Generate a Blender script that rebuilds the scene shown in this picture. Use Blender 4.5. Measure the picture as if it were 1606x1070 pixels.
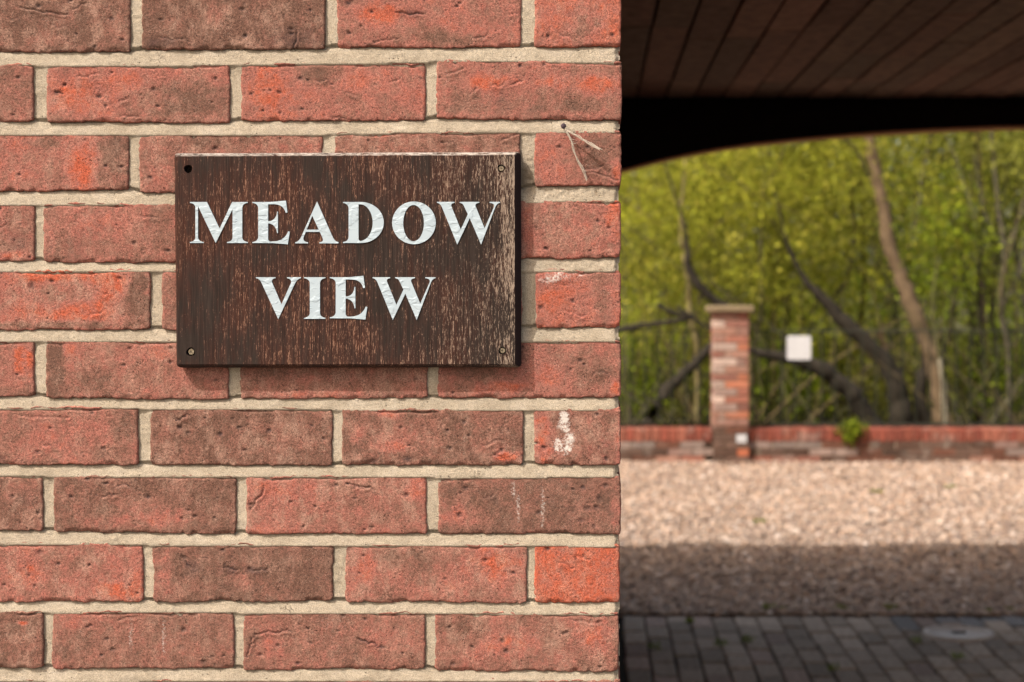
import bpy, bmesh, math, random
import numpy as np
from mathutils import Vector

random.seed(7)
RS = np.random.RandomState(11)
scn = bpy.context.scene
for o in list(bpy.data.objects):
    bpy.data.objects.remove(o)

# ------------------------------------------------------------------ camera, light, exposure
F = 2230.0            # focal length in photograph pixels
VX, VY = 938.0, 452.0 # principal point in the photograph
CZ = 1.5              # camera height
DW = 1.583            # distance of the front wall
cd = bpy.data.cameras.new("camera")
cam = bpy.data.objects.new("camera", cd)
scn.collection.objects.link(cam)
cam.location = (0, 0, CZ)
cam.rotation_euler = (math.radians(90), 0, 0)
cd.sensor_width = 36
cd.lens = F / 1606 * 36
cd.shift_x = -(VX - 803) / 1606
cd.shift_y = -(535 - VY) / 1606
cd.clip_start = 0.05
cd.clip_end = 2000
cd.dof.use_dof = True
cd.dof.focus_distance = 1.575
cd.dof.aperture_fstop = 5.9
scn.camera = cam

SUN = Vector((0.66, 0.56, -1.0)).normalized()      # direction the light travels
el = math.asin(-SUN.z)
az = math.atan2(-SUN.x, -SUN.y)                    # compass angle of the sun from +Y, clockwise
world = bpy.data.worlds.new("World")
scn.world = world
world.use_nodes = True
wn = world.node_tree
bg = wn.nodes["Background"]
sky = wn.nodes.new("ShaderNodeTexSky")
sky.sky_type = 'NISHITA'
sky.sun_disc = False
sky.sun_elevation = el
sky.sun_rotation = az
sky.air_density = 1.0
sky.dust_density = 5.0
sky.ozone_density = 0.2
wb = wn.nodes.new("ShaderNodeMix"); wb.data_type = 'RGBA'; wb.blend_type = 'MULTIPLY'   # camera white balance towards warm
wb.inputs[0].default_value = 1.0; wb.inputs[7].default_value = (1.12, 1.0, 0.84, 1)
wn.links.new(sky.outputs[0], wb.inputs[6])
wn.links.new(wb.outputs[2], bg.inputs[0])
bg.inputs[1].default_value = 0.15
sl = bpy.data.lights.new("sun", 'SUN')
sl.energy = 3.0
sl.angle = math.radians(0.53)
sl.color = (1.0, 0.955, 0.88)
sun = bpy.data.objects.new("sun", sl)
scn.collection.objects.link(sun)
sun.rotation_euler = SUN.to_track_quat('-Z', 'Y').to_euler()
sun.location = (-6, -6, 10)
scn.view_settings.view_transform = 'Standard'
scn.view_settings.look = 'None'
scn.view_settings.gamma = 1
scn.view_settings.use_curve_mapping = False
scn.view_settings.exposure = 0.90

# ------------------------------------------------------------------ helpers
COL = scn.collection
WO = {}                                   # world origin of every object

def P(px, py, Y):
    return ((px - VX) * Y / F, Y, CZ - (py - VY) * Y / F)

def tag(o, label=None, cat=None, group=None, kind=None):
    if label: o['label'] = label
    if cat: o['category'] = cat
    if group: o['group'] = group
    if kind: o['kind'] = kind
    return o

def thing(name, loc, label, cat, group=None):
    o = bpy.data.objects.new(name, None)
    COL.objects.link(o)
    o.location = loc
    o.empty_display_size = 0.1
    WO[o.name] = Vector(loc)
    return tag(o, label, cat, group)

def link(name, me, origin, parent=None, color=None, rot=None, scale=None):
    o = bpy.data.objects.new(name, me)
    COL.objects.link(o)
    origin = Vector(origin)
    WO[o.name] = origin
    if parent is not None:
        o.parent = parent
        o.location = origin - WO[parent.name]
    else:
        o.location = origin
    if rot: o.rotation_euler = rot
    if scale: o.scale = scale
    if color: o.color = color
    return o

def raw_mesh(name, V, faces, mat=None, smooth=False, attr=None):
    """V (n,3); faces: (m,k) array or list of such arrays; attr: dict name -> (n,4) point colours"""
    V = np.asarray(V, dtype=np.float32)
    if isinstance(faces, np.ndarray): faces = [faces]
    me = bpy.data.meshes.new(name)
    me.vertices.add(len(V))
    me.vertices.foreach_set("co", V.ravel())
    idx = np.concatenate([f.ravel() for f in faces]).astype(np.int32)
    tot = np.concatenate([np.full(len(f), f.shape[1], dtype=np.int32) for f in faces])
    st = np.concatenate([[0], np.cumsum(tot)[:-1]]).astype(np.int32)
    me.loops.add(len(idx))
    me.loops.foreach_set("vertex_index", idx)
    me.polygons.add(len(tot))
    me.polygons.foreach_set("loop_start", st)
    if smooth:
        me.polygons.foreach_set("use_smooth", np.ones(len(tot), dtype=bool))
    me.update(calc_edges=True)
    if attr:
        for k, c in attr.items():
            a = me.color_attributes.new(k, 'FLOAT_COLOR', 'POINT')
            a.data.foreach_set("color", np.asarray(c, dtype=np.float32).ravel())
    if mat: me.materials.append(mat)
    return me

def mk(name, V, faces, mat, parent=None, smooth=False, attr=None, origin=None, color=None):
    V = np.asarray(V, dtype=np.float64)
    if origin is None:
        origin = (V.min(0) + V.max(0)) / 2
    origin = np.asarray(origin, dtype=float)
    me = raw_mesh(name, V - origin, faces, mat, smooth, attr)
    return link(name, me, origin, parent, color)

def bm_mesh(name, bm, mat):
    me = bpy.data.meshes.new(name)
    bm.to_mesh(me); bm.free()
    me.materials.append(mat)
    return me

def box_mesh(name, sx, sy, sz, mat, bevel=0.0, jitter=0.0, seed=0):
    bm = bmesh.new()
    bmesh.ops.create_cube(bm, size=1)
    rr = random.Random(seed)
    for v in bm.verts:
        v.co = Vector((v.co.x * sx, v.co.y * sy, v.co.z * sz))
        if jitter: v.co += Vector([rr.uniform(-jitter, jitter) for _ in range(3)])
    if bevel:
        bmesh.ops.bevel(bm, geom=bm.edges[:], offset=bevel, segments=1, affect='EDGES')
    return bm_mesh(name, bm, mat)

def hashn(ix, iy, seed):
    n = (ix.astype(np.int64) * 374761393 + iy.astype(np.int64) * 668265263 + seed * 1442695041) & 0x7fffffff
    n = ((n ^ (n >> 13)) * 1274126177) & 0x7fffffff
    n = n ^ (n >> 16)
    return (n & 0xffff) / 65535.0

def vn(x, y, seed=0):
    x = np.asarray(x, dtype=float); y = np.asarray(y, dtype=float)
    ix = np.floor(x); iy = np.floor(y)
    fx = x - ix; fy = y - iy
    fx = fx * fx * (3 - 2 * fx); fy = fy * fy * (3 - 2 * fy)
    a = hashn(ix, iy, seed); b = hashn(ix + 1, iy, seed)
    c = hashn(ix, iy + 1, seed); d = hashn(ix + 1, iy + 1, seed)
    return (a + (b - a) * fx) * (1 - fy) + (c + (d - c) * fx) * fy

def fbm(x, y, seed=0, oct=3):
    s = 0; a = 0.5; t = 0
    for i in range(oct):
        s = s + a * vn(x * 2 ** i, y * 2 ** i, seed + i * 17); t += a; a *= 0.55
    return s / t * 2 - 1

def smooth01(x):
    x = np.clip(x, 0, 1)
    return x * x * (3 - 2 * x)

# ---- node helpers
class NT:
    def __init__(s, name, rough=0.9, spec=0.25):
        s.m = bpy.data.materials.new(name); s.m.use_nodes = True
        s.t = s.m.node_tree
        s.b = s.t.nodes["Principled BSDF"]
        s.b.inputs["Roughness"].default_value = rough
        s.b.inputs["Specular IOR Level"].default_value = spec
    def n(s, typ, **kw):
        nd = s.t.nodes.new(typ)
        for k, v in kw.items():
            setattr(nd, k, v)
        return nd
    def l(s, a, b): s.t.links.new(a, b)
    def pos(s, scale=(1, 1, 1)):
        g = s.n("ShaderNodeNewGeometry")
        if scale == (1, 1, 1): return g.outputs["Position"]
        v = s.n("ShaderNodeVectorMath", operation='MULTIPLY')
        s.l(g.outputs["Position"], v.inputs[0]); v.inputs[1].default_value = scale
        return v.outputs[0]
    def noise(s, vec, scale, detail=3, rough=0.5, dist=0.0):
        nd = s.n("ShaderNodeTexNoise")
        s.l(vec, nd.inputs["Vector"])
        nd.inputs["Scale"].default_value = scale
        nd.inputs["Detail"].default_value = detail
        nd.inputs["Roughness"].default_value = rough
        nd.inputs["Distortion"].default_value = dist
        return nd.outputs["Fac"]
    def voro(s, vec, scale, feature='F1', rnd=1.0):
        nd = s.n("ShaderNodeTexVoronoi", feature=feature)
        s.l(vec, nd.inputs["Vector"]); nd.inputs["Scale"].default_value = scale
        nd.inputs["Randomness"].default_value = rnd
        return nd
    def ramp(s, fac, stops, interp='LINEAR'):
        nd = s.n("ShaderNodeValToRGB")
        cr = nd.color_ramp; cr.interpolation = interp
        while len(cr.elements) < len(stops): cr.elements.new(0.5)
        for e, (p, c) in zip(cr.elements, stops):
            e.position = p
            if not hasattr(c, '__len__'): c = (c, c, c)
            e.color = (c[0], c[1], c[2], 1)
        s.l(fac, nd.inputs[0])
        return nd.outputs[0]
    def mix(s, fac, a, b, mode='MIX'):
        nd = s.n("ShaderNodeMix", data_type='RGBA', blend_type=mode)
        for inp, v in ((nd.inputs[0], fac), (nd.inputs[6], a), (nd.inputs[7], b)):
            if isinstance(v, (int, float)): inp.default_value = v
            elif isinstance(v, tuple): inp.default_value = (v[0], v[1], v[2], 1)
            else: s.l(v, inp)
        return nd.outputs[2]
    def math(s, op, a, b=None, c=None, clamp=False):
        nd = s.n("ShaderNodeMath", operation=op); nd.use_clamp = clamp
        for i, v in enumerate((a, b, c)):
            if v is None: continue
            if isinstance(v, (int, float)): nd.inputs[i].default_value = v
            else: s.l(v, nd.inputs[i])
        return nd.outputs[0]
    def attr(s, name):
        nd = s.n("ShaderNodeAttribute"); nd.attribute_name = name
        sp = s.n("ShaderNodeSeparateColor"); s.l(nd.outputs["Color"], sp.inputs[0])
        return nd.outputs["Color"], sp.outputs
    def objcol(s):
        nd = s.n("ShaderNodeObjectInfo")
        return nd.outputs["Color"], nd.outputs["Random"]
    def bump(s, h, dist, strength=1.0, prev=None):
        nd = s.n("ShaderNodeBump")
        nd.inputs["Strength"].default_value = strength
        nd.inputs["Distance"].default_value = dist
        s.l(h, nd.inputs["Height"])
        if prev: s.l(prev, nd.inputs["Normal"])
        return nd.outputs[0]
    def out(s, color=None, normal=None, rough=None):
        if color is not None:
            if isinstance(color, tuple): s.b.inputs["Base Color"].default_value = (*color, 1)
            else: s.l(color, s.b.inputs["Base Color"])
        if normal is not None: s.l(normal, s.b.inputs["Normal"])
        if rough is not None: s.l(rough, s.b.inputs["Roughness"])
        return s.m

# ------------------------------------------------------------------ materials
def mat_near_brick():
    t = NT("near_brick", 0.92, 0.12)
    col, ch = t.attr("tone")
    p = t.pos()
    n1 = t.noise(p, 34, 4, 0.62)
    n2 = t.noise(p, 150, 4, 0.65)
    oc, rnd = t.objcol()
    f = t.math('ADD', ch[0], t.math('MULTIPLY', t.math('SUBTRACT', n1, 0.5), 0.9))
    f = t.math('ADD', f, t.math('MULTIPLY', t.math('SUBTRACT', n2, 0.5), 0.95), clamp=True)
    c = t.ramp(f, [(0.0, (0.118, 0.062, 0.046)), (0.28, (0.190, 0.088, 0.067)), (0.55, (0.262, 0.100, 0.079)),
                   (0.8, (0.295, 0.092, 0.063)), (1.0, (0.33, 0.080, 0.045))])
    # dusty grey-beige bloom in patches and fine salt grains
    blo = t.math('MULTIPLY', t.ramp(t.noise(t.pos((1, 1, .6)), 58, 6, 0.72), [(0.47, 0.0), (0.70, 0.8)]), t.math('ADD', 0.25, t.math('MULTIPLY', rnd, 0.75)))
    c = t.mix(blo, c, (0.31, 0.19, 0.147))
    fine = t.noise(p, 1300, 2, 0.6)
    c = t.mix(1.0, c, t.ramp(fine, [(0.3, 0.38), (0.5, 1.0), (0.7, 1.55)]), 'MULTIPLY')
    med = t.noise(p, 420, 3, 0.7)
    c = t.mix(1.0, c, t.ramp(med, [(0.3, 0.6), (0.5, 1.0), (0.72, 1.3)]), 'MULTIPLY')
    gr = t.voro(p, 900)
    salt = t.math('MULTIPLY', t.ramp(gr.outputs["Distance"], [(0.12, 1.0), (0.24, 0.0)]), t.ramp(t.noise(p, 90, 2), [(0.5, 0.0), (0.68, 0.8)]))
    c = t.mix(salt, c, (0.58, 0.46, 0.38))
    # soot and weather staining, different on every brick
    soot = t.math('MULTIPLY', t.ramp(t.noise(t.pos((1, 1, .8)), 41, 5, 0.7, 0.4), [(0.53, 0.0), (0.70, 0.5)]), t.math('SUBTRACT', 1.0, rnd))
    c = t.mix(soot, c, (0.10, 0.062, 0.050))
    # pores
    pv = t.voro(p, 260)
    pr = t.math('MULTIPLY', t.ramp(pv.outputs["Distance"], [(0.10, 1.0), (0.2, 0.0)]), t.ramp(t.noise(p, 48, 3, 0.6), [(0.47, 0.0), (0.6, 1.0)]))
    c = t.mix(t.math('MULTIPLY', pr, 0.75), c, (0.05, 0.024, 0.018))
    # burnt dark marks, dark pits and cracks, and shade painted along the creases
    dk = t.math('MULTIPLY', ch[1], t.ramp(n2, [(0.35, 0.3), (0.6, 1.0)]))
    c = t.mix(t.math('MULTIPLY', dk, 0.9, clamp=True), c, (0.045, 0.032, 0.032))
    # lime / paint
    wn_ = t.noise(p, 360, 4, 0.85)
    wf = t.math('MULTIPLY', t.math('SUBTRACT', t.math('ADD', ch[2], t.math('MULTIPLY', wn_, 3.2)), 1.92), 2.2, clamp=True)
    wf = t.math('MULTIPLY', wf, t.math('MULTIPLY', ch[2], 1.5, clamp=True))
    c = t.mix(wf, c, (0.50, 0.46, 0.43))
    h = t.math('ADD', t.math('MULTIPLY', fine, 0.35), t.math('MULTIPLY', med, 0.8))
    h = t.math('SUBTRACT', h, t.math('MULTIPLY', pr, 1.2))
    return t.out(c, t.bump(h, 0.0011, 1.0))

def mat_near_mortar():
    t = NT("near_mortar", 0.95, 0.1)
    p = t.pos()
    col, ch = t.attr("tone")
    n1 = t.noise(p, 26, 3, 0.6); n2 = t.noise(p, 1100, 3, 0.75); n3 = t.noise(p, 210, 3, 0.6)
    c = t.ramp(n1, [(0.3, (0.37, 0.312, 0.238)), (0.55, (0.45, 0.385, 0.30)), (0.75, (0.49, 0.425, 0.345))])
    c = t.mix(1.0, c, t.ramp(n2, [(0.32, 0.5), (0.5, 1.0), (0.66, 1.3)]), 'MULTIPLY')
    c = t.mix(1.0, c, t.ramp(n3, [(0.3, 0.86), (0.6, 1.05)]), 'MULTIPLY')
    gv = t.voro(p, 700)
    c = t.mix(t.ramp(gv.outputs["Distance"], [(0.12, 0.7), (0.24, 0.0)]), c, (0.13, 0.09, 0.06))
    g2 = t.voro(p, 170)
    ht = t.math('MULTIPLY', t.ramp(g2.outputs["Distance"], [(0.07, 1.0), (0.14, 0.0)]), t.ramp(t.noise(p, 30, 2), [(0.5, 0.0), (0.6, 1.0)]))
    c = t.mix(t.math('MULTIPLY', ht, 0.8), c, (0.08, 0.055, 0.04))
    c = t.mix(t.math('MULTIPLY', ch[1], 0.8, clamp=True), c, (0.17, 0.13, 0.09))
    h = t.math('ADD', t.math('MULTIPLY', n2, 0.9), t.math('MULTIPLY', n3, 0.5))
    crk = t.n("ShaderNodeTexVoronoi", feature='DISTANCE_TO_EDGE'); crk.inputs["Scale"].default_value = 22
    wv = t.n("ShaderNodeVectorMath", operation='ADD')
    nv = t.n("ShaderNodeTexNoise"); nv.inputs["Scale"].default_value = 120; t.l(p, nv.inputs["Vector"])
    sc = t.n("ShaderNodeVectorMath", operation='SCALE'); sc.inputs["Scale"].default_value = .02; t.l(nv.outputs["Color"], sc.inputs[0])
    t.l(p, wv.inputs[0]); t.l(sc.outputs[0], wv.inputs[1]); t.l(wv.outputs[0], crk.inputs["Vector"])
    ck = t.math('MULTIPLY', t.ramp(crk.outputs["Distance"], [(0.002, 1.0), (0.009, 0.0)]), t.ramp(t.noise(p, 9, 2), [(0.62, 0.0), (0.68, 1.0)]))
    c = t.mix(t.math('MULTIPLY', ck, 0.35), c, (0.10, 0.075, 0.05))
    gst = t.ramp(t.noise(p, 13, 5, 0.7), [(0.54, 0.0), (0.75, 0.45)])
    c = t.mix(gst, c, (0.27, 0.225, 0.175))
    h = t.math('SUBTRACT', h, ck); h = t.math('SUBTRACT', h, t.math('MULTIPLY', ht, 1.5))
    return t.out(c, t.bump(h, 0.0024, 1.0))

YS_ = DW - .017
def mat_board():
    t = NT("weathered_sign_board", 0.8, 0.04)
    g = t.n("ShaderNodeNewGeometry")
    sp = t.n("ShaderNodeSeparateXYZ"); t.l(g.outputs["Position"], sp.inputs[0])
    X, Z = sp.outputs[0], sp.outputs[2]
    # wear grows towards the right edge, the top edge and the lower part
    xr = t.math('DIVIDE', t.math('SUBTRACT', X, P(272, 0, DW)[0]), P(812, 0, DW)[0] - P(272, 0, DW)[0])
    pst = t.pos((1.0, 1.0, 0.15))
    s1 = t.noise(pst, 1250, 2, 0.8)          # thin fibres
    s2 = t.noise(pst, 210, 3, 0.6)
    big = t.noise(t.pos((1, 1, 0.6)), 17, 3, 0.6)
    w = t.ramp(xr, [(0.0, 0.0), (0.12, 0.035), (0.4, 0.055), (0.7, 0.07), (0.88, 0.10), (0.96, 0.17), (1.0, 0.25)])
    thr = t.math('ADD', s1, t.math('MULTIPLY', t.math('SUBTRACT', s2, 0.5), 0.35))
    thr = t.math('ADD', thr, t.math('MULTIPLY', t.math('SUBTRACT', big, 0.5), 0.42))
    s3 = t.noise(t.pos((1.0, 1.0, 0.022)), 1100, 3, 0.7)
    thr = t.math('ADD', thr, t.math('MULTIPLY', t.math('SUBTRACT', s3, 0.5), 0.5))
    thr = t.math('ADD', thr, w)
    worn = t.ramp(thr, [(0.665, 0.0), (0.76, 1.0)])
    paint = t.ramp(t.math('ADD', t.math('MULTIPLY', big, 0.6), t.math('MULTIPLY', s2, 0.4)),
                   [(0.40, (0.026, 0.019, 0.0165)), (0.52, (0.036, 0.019, 0.0155)), (0.66, (0.054, 0.022, 0.0155))])
    wood = t.mix(t.ramp(xr, [(0.55, 0.0), (1.0, 0.85)]), (0.22, 0.125, 0.088), (0.25, 0.205, 0.165))
    wood = t.mix(1.0, wood, t.ramp(s1, [(0.3, 0.6), (0.7, 1.35)]), 'MULTIPLY')
    paint = t.mix(1.0, paint, t.ramp(s3, [(0.3, 0.6), (0.5, 1.0), (0.7, 1.5)]), 'MULTIPLY')
    c = t.mix(t.math('MULTIPLY', worn, 0.8), paint, wood)
    # bare pale top edge
    top = t.ramp(t.math('SUBTRACT', Z, P(0, 247.0, YS_)[2]), [(0.0, 0.0), (0.0006, 1.0)])
    up = t.n("ShaderNodeSeparateXYZ"); t.l(g.outputs["Normal"], up.inputs[0])
    upf = t.ramp(up.outputs[2], [(0.25, 0.0), (0.5, 1.0)])
    tn = t.ramp(t.noise(t.pos((0.25, 1, 1)), 420, 4, 0.8), [(0.40, 0.0), (0.58, 1.0)])
    c = t.mix(t.math('MULTIPLY', t.math('MULTIPLY', t.math('MULTIPLY', upf, tn), 0.95), top), c, (0.40, 0.36, 0.33))
    # side facing right darkened by its normal: shade painted into the colour
    sd = t.ramp(up.outputs[0], [(0.3, 0.0), (0.6, 1.0)])
    c = t.mix(sd, c, (0.022, 0.015, 0.016))
    h = t.math('ADD', t.math('MULTIPLY', s1, -0.5), t.math('MULTIPLY', worn, -0.6))
    r = t.ramp(worn, [(0, 0.62), (1, 0.9)])
    return t.out(c, t.bump(h, 0.0006, 0.7), r)

def mat_vinyl():
    t = NT("white_vinyl_letter", 0.5, 0.25)
    p = t.pos()
    n = t.noise(t.pos((0.75, 1, 1.5)), 105, 2, 0.45, 0.6)
    n2 = t.noise(p, 420, 2, 0.5)
    rid = t.ramp(n, [(0.46, 0.0), (0.62, 0.8), (0.74, 1.0)], 'EASE')
    c = t.ramp(t.noise(p, 30, 3, 0.5), [(0.3, (0.315, 0.385, 0.44)), (0.7, (0.35, 0.42, 0.47))])
    dirt = t.ramp(t.noise(p, 300, 4, 0.7), [(0.62, 0.0), (0.8, 0.35)])
    c = t.mix(dirt, c, (0.3, 0.3, 0.28))
    return t.out(c, t.bump(t.math('ADD', rid, t.math('MULTIPLY', n2, 0.05)), 0.0008, 0.6))

def simple(name, col, rough=0.8, scale=60, var=0.25, bump=0.0, metal=0.0, spec=0.15, use_obj=False):
    t = NT(name, rough, spec)
    t.b.inputs["Metallic"].default_value = metal
    p = t.pos()
    n = t.noise(p, scale, 4, 0.6)
    base = col
    if use_obj:
        base, _ = t.objcol()
    c = t.mix(1.0, base, t.ramp(n, [(0.25, 1 - var), (0.5, 1.0), (0.75, 1 + var)]), 'MULTIPLY')
    nm = t.bump(n, bump, 0.8) if bump else None
    return t.out(c, nm)

def mat_attr(name, rough=0.9, scale=40, var=0.2, spec=0.2):
    t = NT(name, rough, spec)
    col, ch = t.attr("tone")
    n = t.noise(t.pos(), scale, 3, 0.6)
    c = t.mix(1.0, col, t.ramp(n, [(0.25, 1 - var), (0.75, 1 + var)]), 'MULTIPLY')
    return t.out(c)

def mat_leaf(name, trans=0.45):
    m = bpy.data.materials.new(name); m.use_nodes = True
    nt = m.node_tree
    for n in list(nt.nodes): nt.nodes.remove(n)
    out = nt.nodes.new("ShaderNodeOutputMaterial")
    at = nt.nodes.new("ShaderNodeAttribute"); at.attribute_name = "tone"
    d = nt.nodes.new("ShaderNodeBsdfDiffuse"); tr = nt.nodes.new("ShaderNodeBsdfTranslucent")
    mx = nt.nodes.new("ShaderNodeMixShader"); mx.inputs[0].default_value = trans
    nt.links.new(at.outputs["Color"], d.inputs[0]); nt.links.new(at.outputs["Color"], tr.inputs[0])
    nt.links.new(d.outputs[0], mx.inputs[1]); nt.links.new(tr.outputs[0], mx.inputs[2])
    nt.links.new(mx.outputs[0], out.inputs[0])
    return m

def mat_far_brick():
    t = NT("garden_brick", 0.9, 0.15)
    oc, rnd = t.objcol()
    p = t.pos()
    n = t.noise(p, 30, 3, 0.6)
    c = t.mix(1.0, oc, t.ramp(n, [(0.25, 0.75), (0.75, 1.25)]), 'MULTIPLY')
    ef = t.ramp(t.noise(p, 6.5, 4, 0.6), [(0.55, 0.0), (0.70, 0.5)])
    c = t.mix(ef, c, (0.26, 0.22, 0.19))
    return t.out(c)

M = dict(
    brick=mat_near_brick(), mortar=mat_near_mortar(), board=mat_board(), vinyl=mat_vinyl(),
    screw=simple("rusty_screw", (0.30, 0.25, 0.18), 0.5, 900, 0.5, 0.0004, metal=0.6),
    hole=simple("dark_hole", (0.012, 0.008, 0.006), 0.95, 300, 0.3),
    nail=simple("dark_nail", (0.05, 0.035, 0.045), 0.6, 800, 0.4, metal=0.3),
    string=simple("frayed_string", (0.36, 0.31, 0.26), 0.9, 900, 0.3),
    fbrick=mat_far_brick(),
    fmortar=simple("garden_mortar", (0.17, 0.13, 0.10), 0.95, 40, 0.25),
    cap=simple("mossy_stone_cap", (0.17, 0.13, 0.08), 0.95, 25, 0.4),
    iron=simple("dark_iron", (0.016, 0.017, 0.012), 0.6, 50, 0.3),
    plate=simple("white_plate", (0.46, 0.47, 0.49), 0.5, 30, 0.07),
    ceil=simple("stained_timber", (0.1, 0.06, 0.04), 0.8, 22, 0.45, use_obj=True),
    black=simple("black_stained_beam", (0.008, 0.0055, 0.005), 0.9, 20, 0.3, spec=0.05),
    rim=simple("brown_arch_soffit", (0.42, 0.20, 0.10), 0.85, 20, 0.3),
    paver=simple("block_paver", (0.1, 0.1, 0.1), 0.85, 45, 0.38, use_obj=True),
    pjoint=simple("paving_joint_soil", (0.032, 0.026, 0.02), 0.95, 60, 0.4),
    cover=simple("concrete_drain_cover", (0.52, 0.47, 0.43), 0.8, 40, 0.2),
    stone=mat_attr("gravel_stone", 0.85, 90, 0.15),
    gbase=simple("gravel_bed", (0.30, 0.215, 0.165), 0.95, 60, 0.4),
    soil=simple("woodland_floor", (0.055, 0.05, 0.022), 0.95, 3, 0.5),
    bark=mat_attr("tree_bark", 0.95, 14, 0.35),
    leaf=mat_leaf("spring_leaf"),
    wall2=simple("plain_brickwork", (0.30, 0.12, 0.085), 0.9, 20, 0.3),
    roof=simple("roof_tile", (0.12, 0.06, 0.045), 0.85, 10, 0.3),
)

# ------------------------------------------------------------------ ground sheets
def sheet(name, x0, x1, y0, y1, z, mat, nx=1, ny=1, amp=0.0, kind='structure'):
    xs = np.linspace(x0, x1, nx + 1); ys = np.linspace(y0, y1, ny + 1)
    X, Y = np.meshgrid(xs, ys)
    Z = np.full_like(X, z) + (fbm(X * 1.3, Y * 1.3, 5) * amp if amp else 0)
    V = np.stack([X, Y, Z], -1).reshape(-1, 3)
    i = np.arange(nx * ny) // nx * (nx + 1) + np.arange(nx * ny) % nx
    Fq = np.stack([i, i + 1, i + nx + 2, i + nx + 1], -1)
    o = mk(name, V, Fq, mat, smooth=True)
    return tag(o, kind=kind)

YP = 6.505            # far edge of the block paving
YG = 12.12            # front of the garden pier
sheet("ground", -900, 900, -900, 900, -0.03, M['soil'])
sheet("gravel_yard", -9, 14, YP, YG + 0.5, -0.006, M['gbase'], 80, 30, 0.006)
fore = sheet("forecourt", -14, 14, -14, DW - 0.02, -0.012, simple("forecourt_concrete", (0.17, 0.155, 0.14), 0.9, 6, 0.2))
pj = sheet("passage_paving", -0.4, 5.4, DW - 0.02, YP, -0.014, M['pjoint'])

# ------------------------------------------------------------------ gatehouse building
BLD = thing("gatehouse", (0, DW, 0), "red brick building with buff mortar joints and a boarded passage through it", "building")

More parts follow.
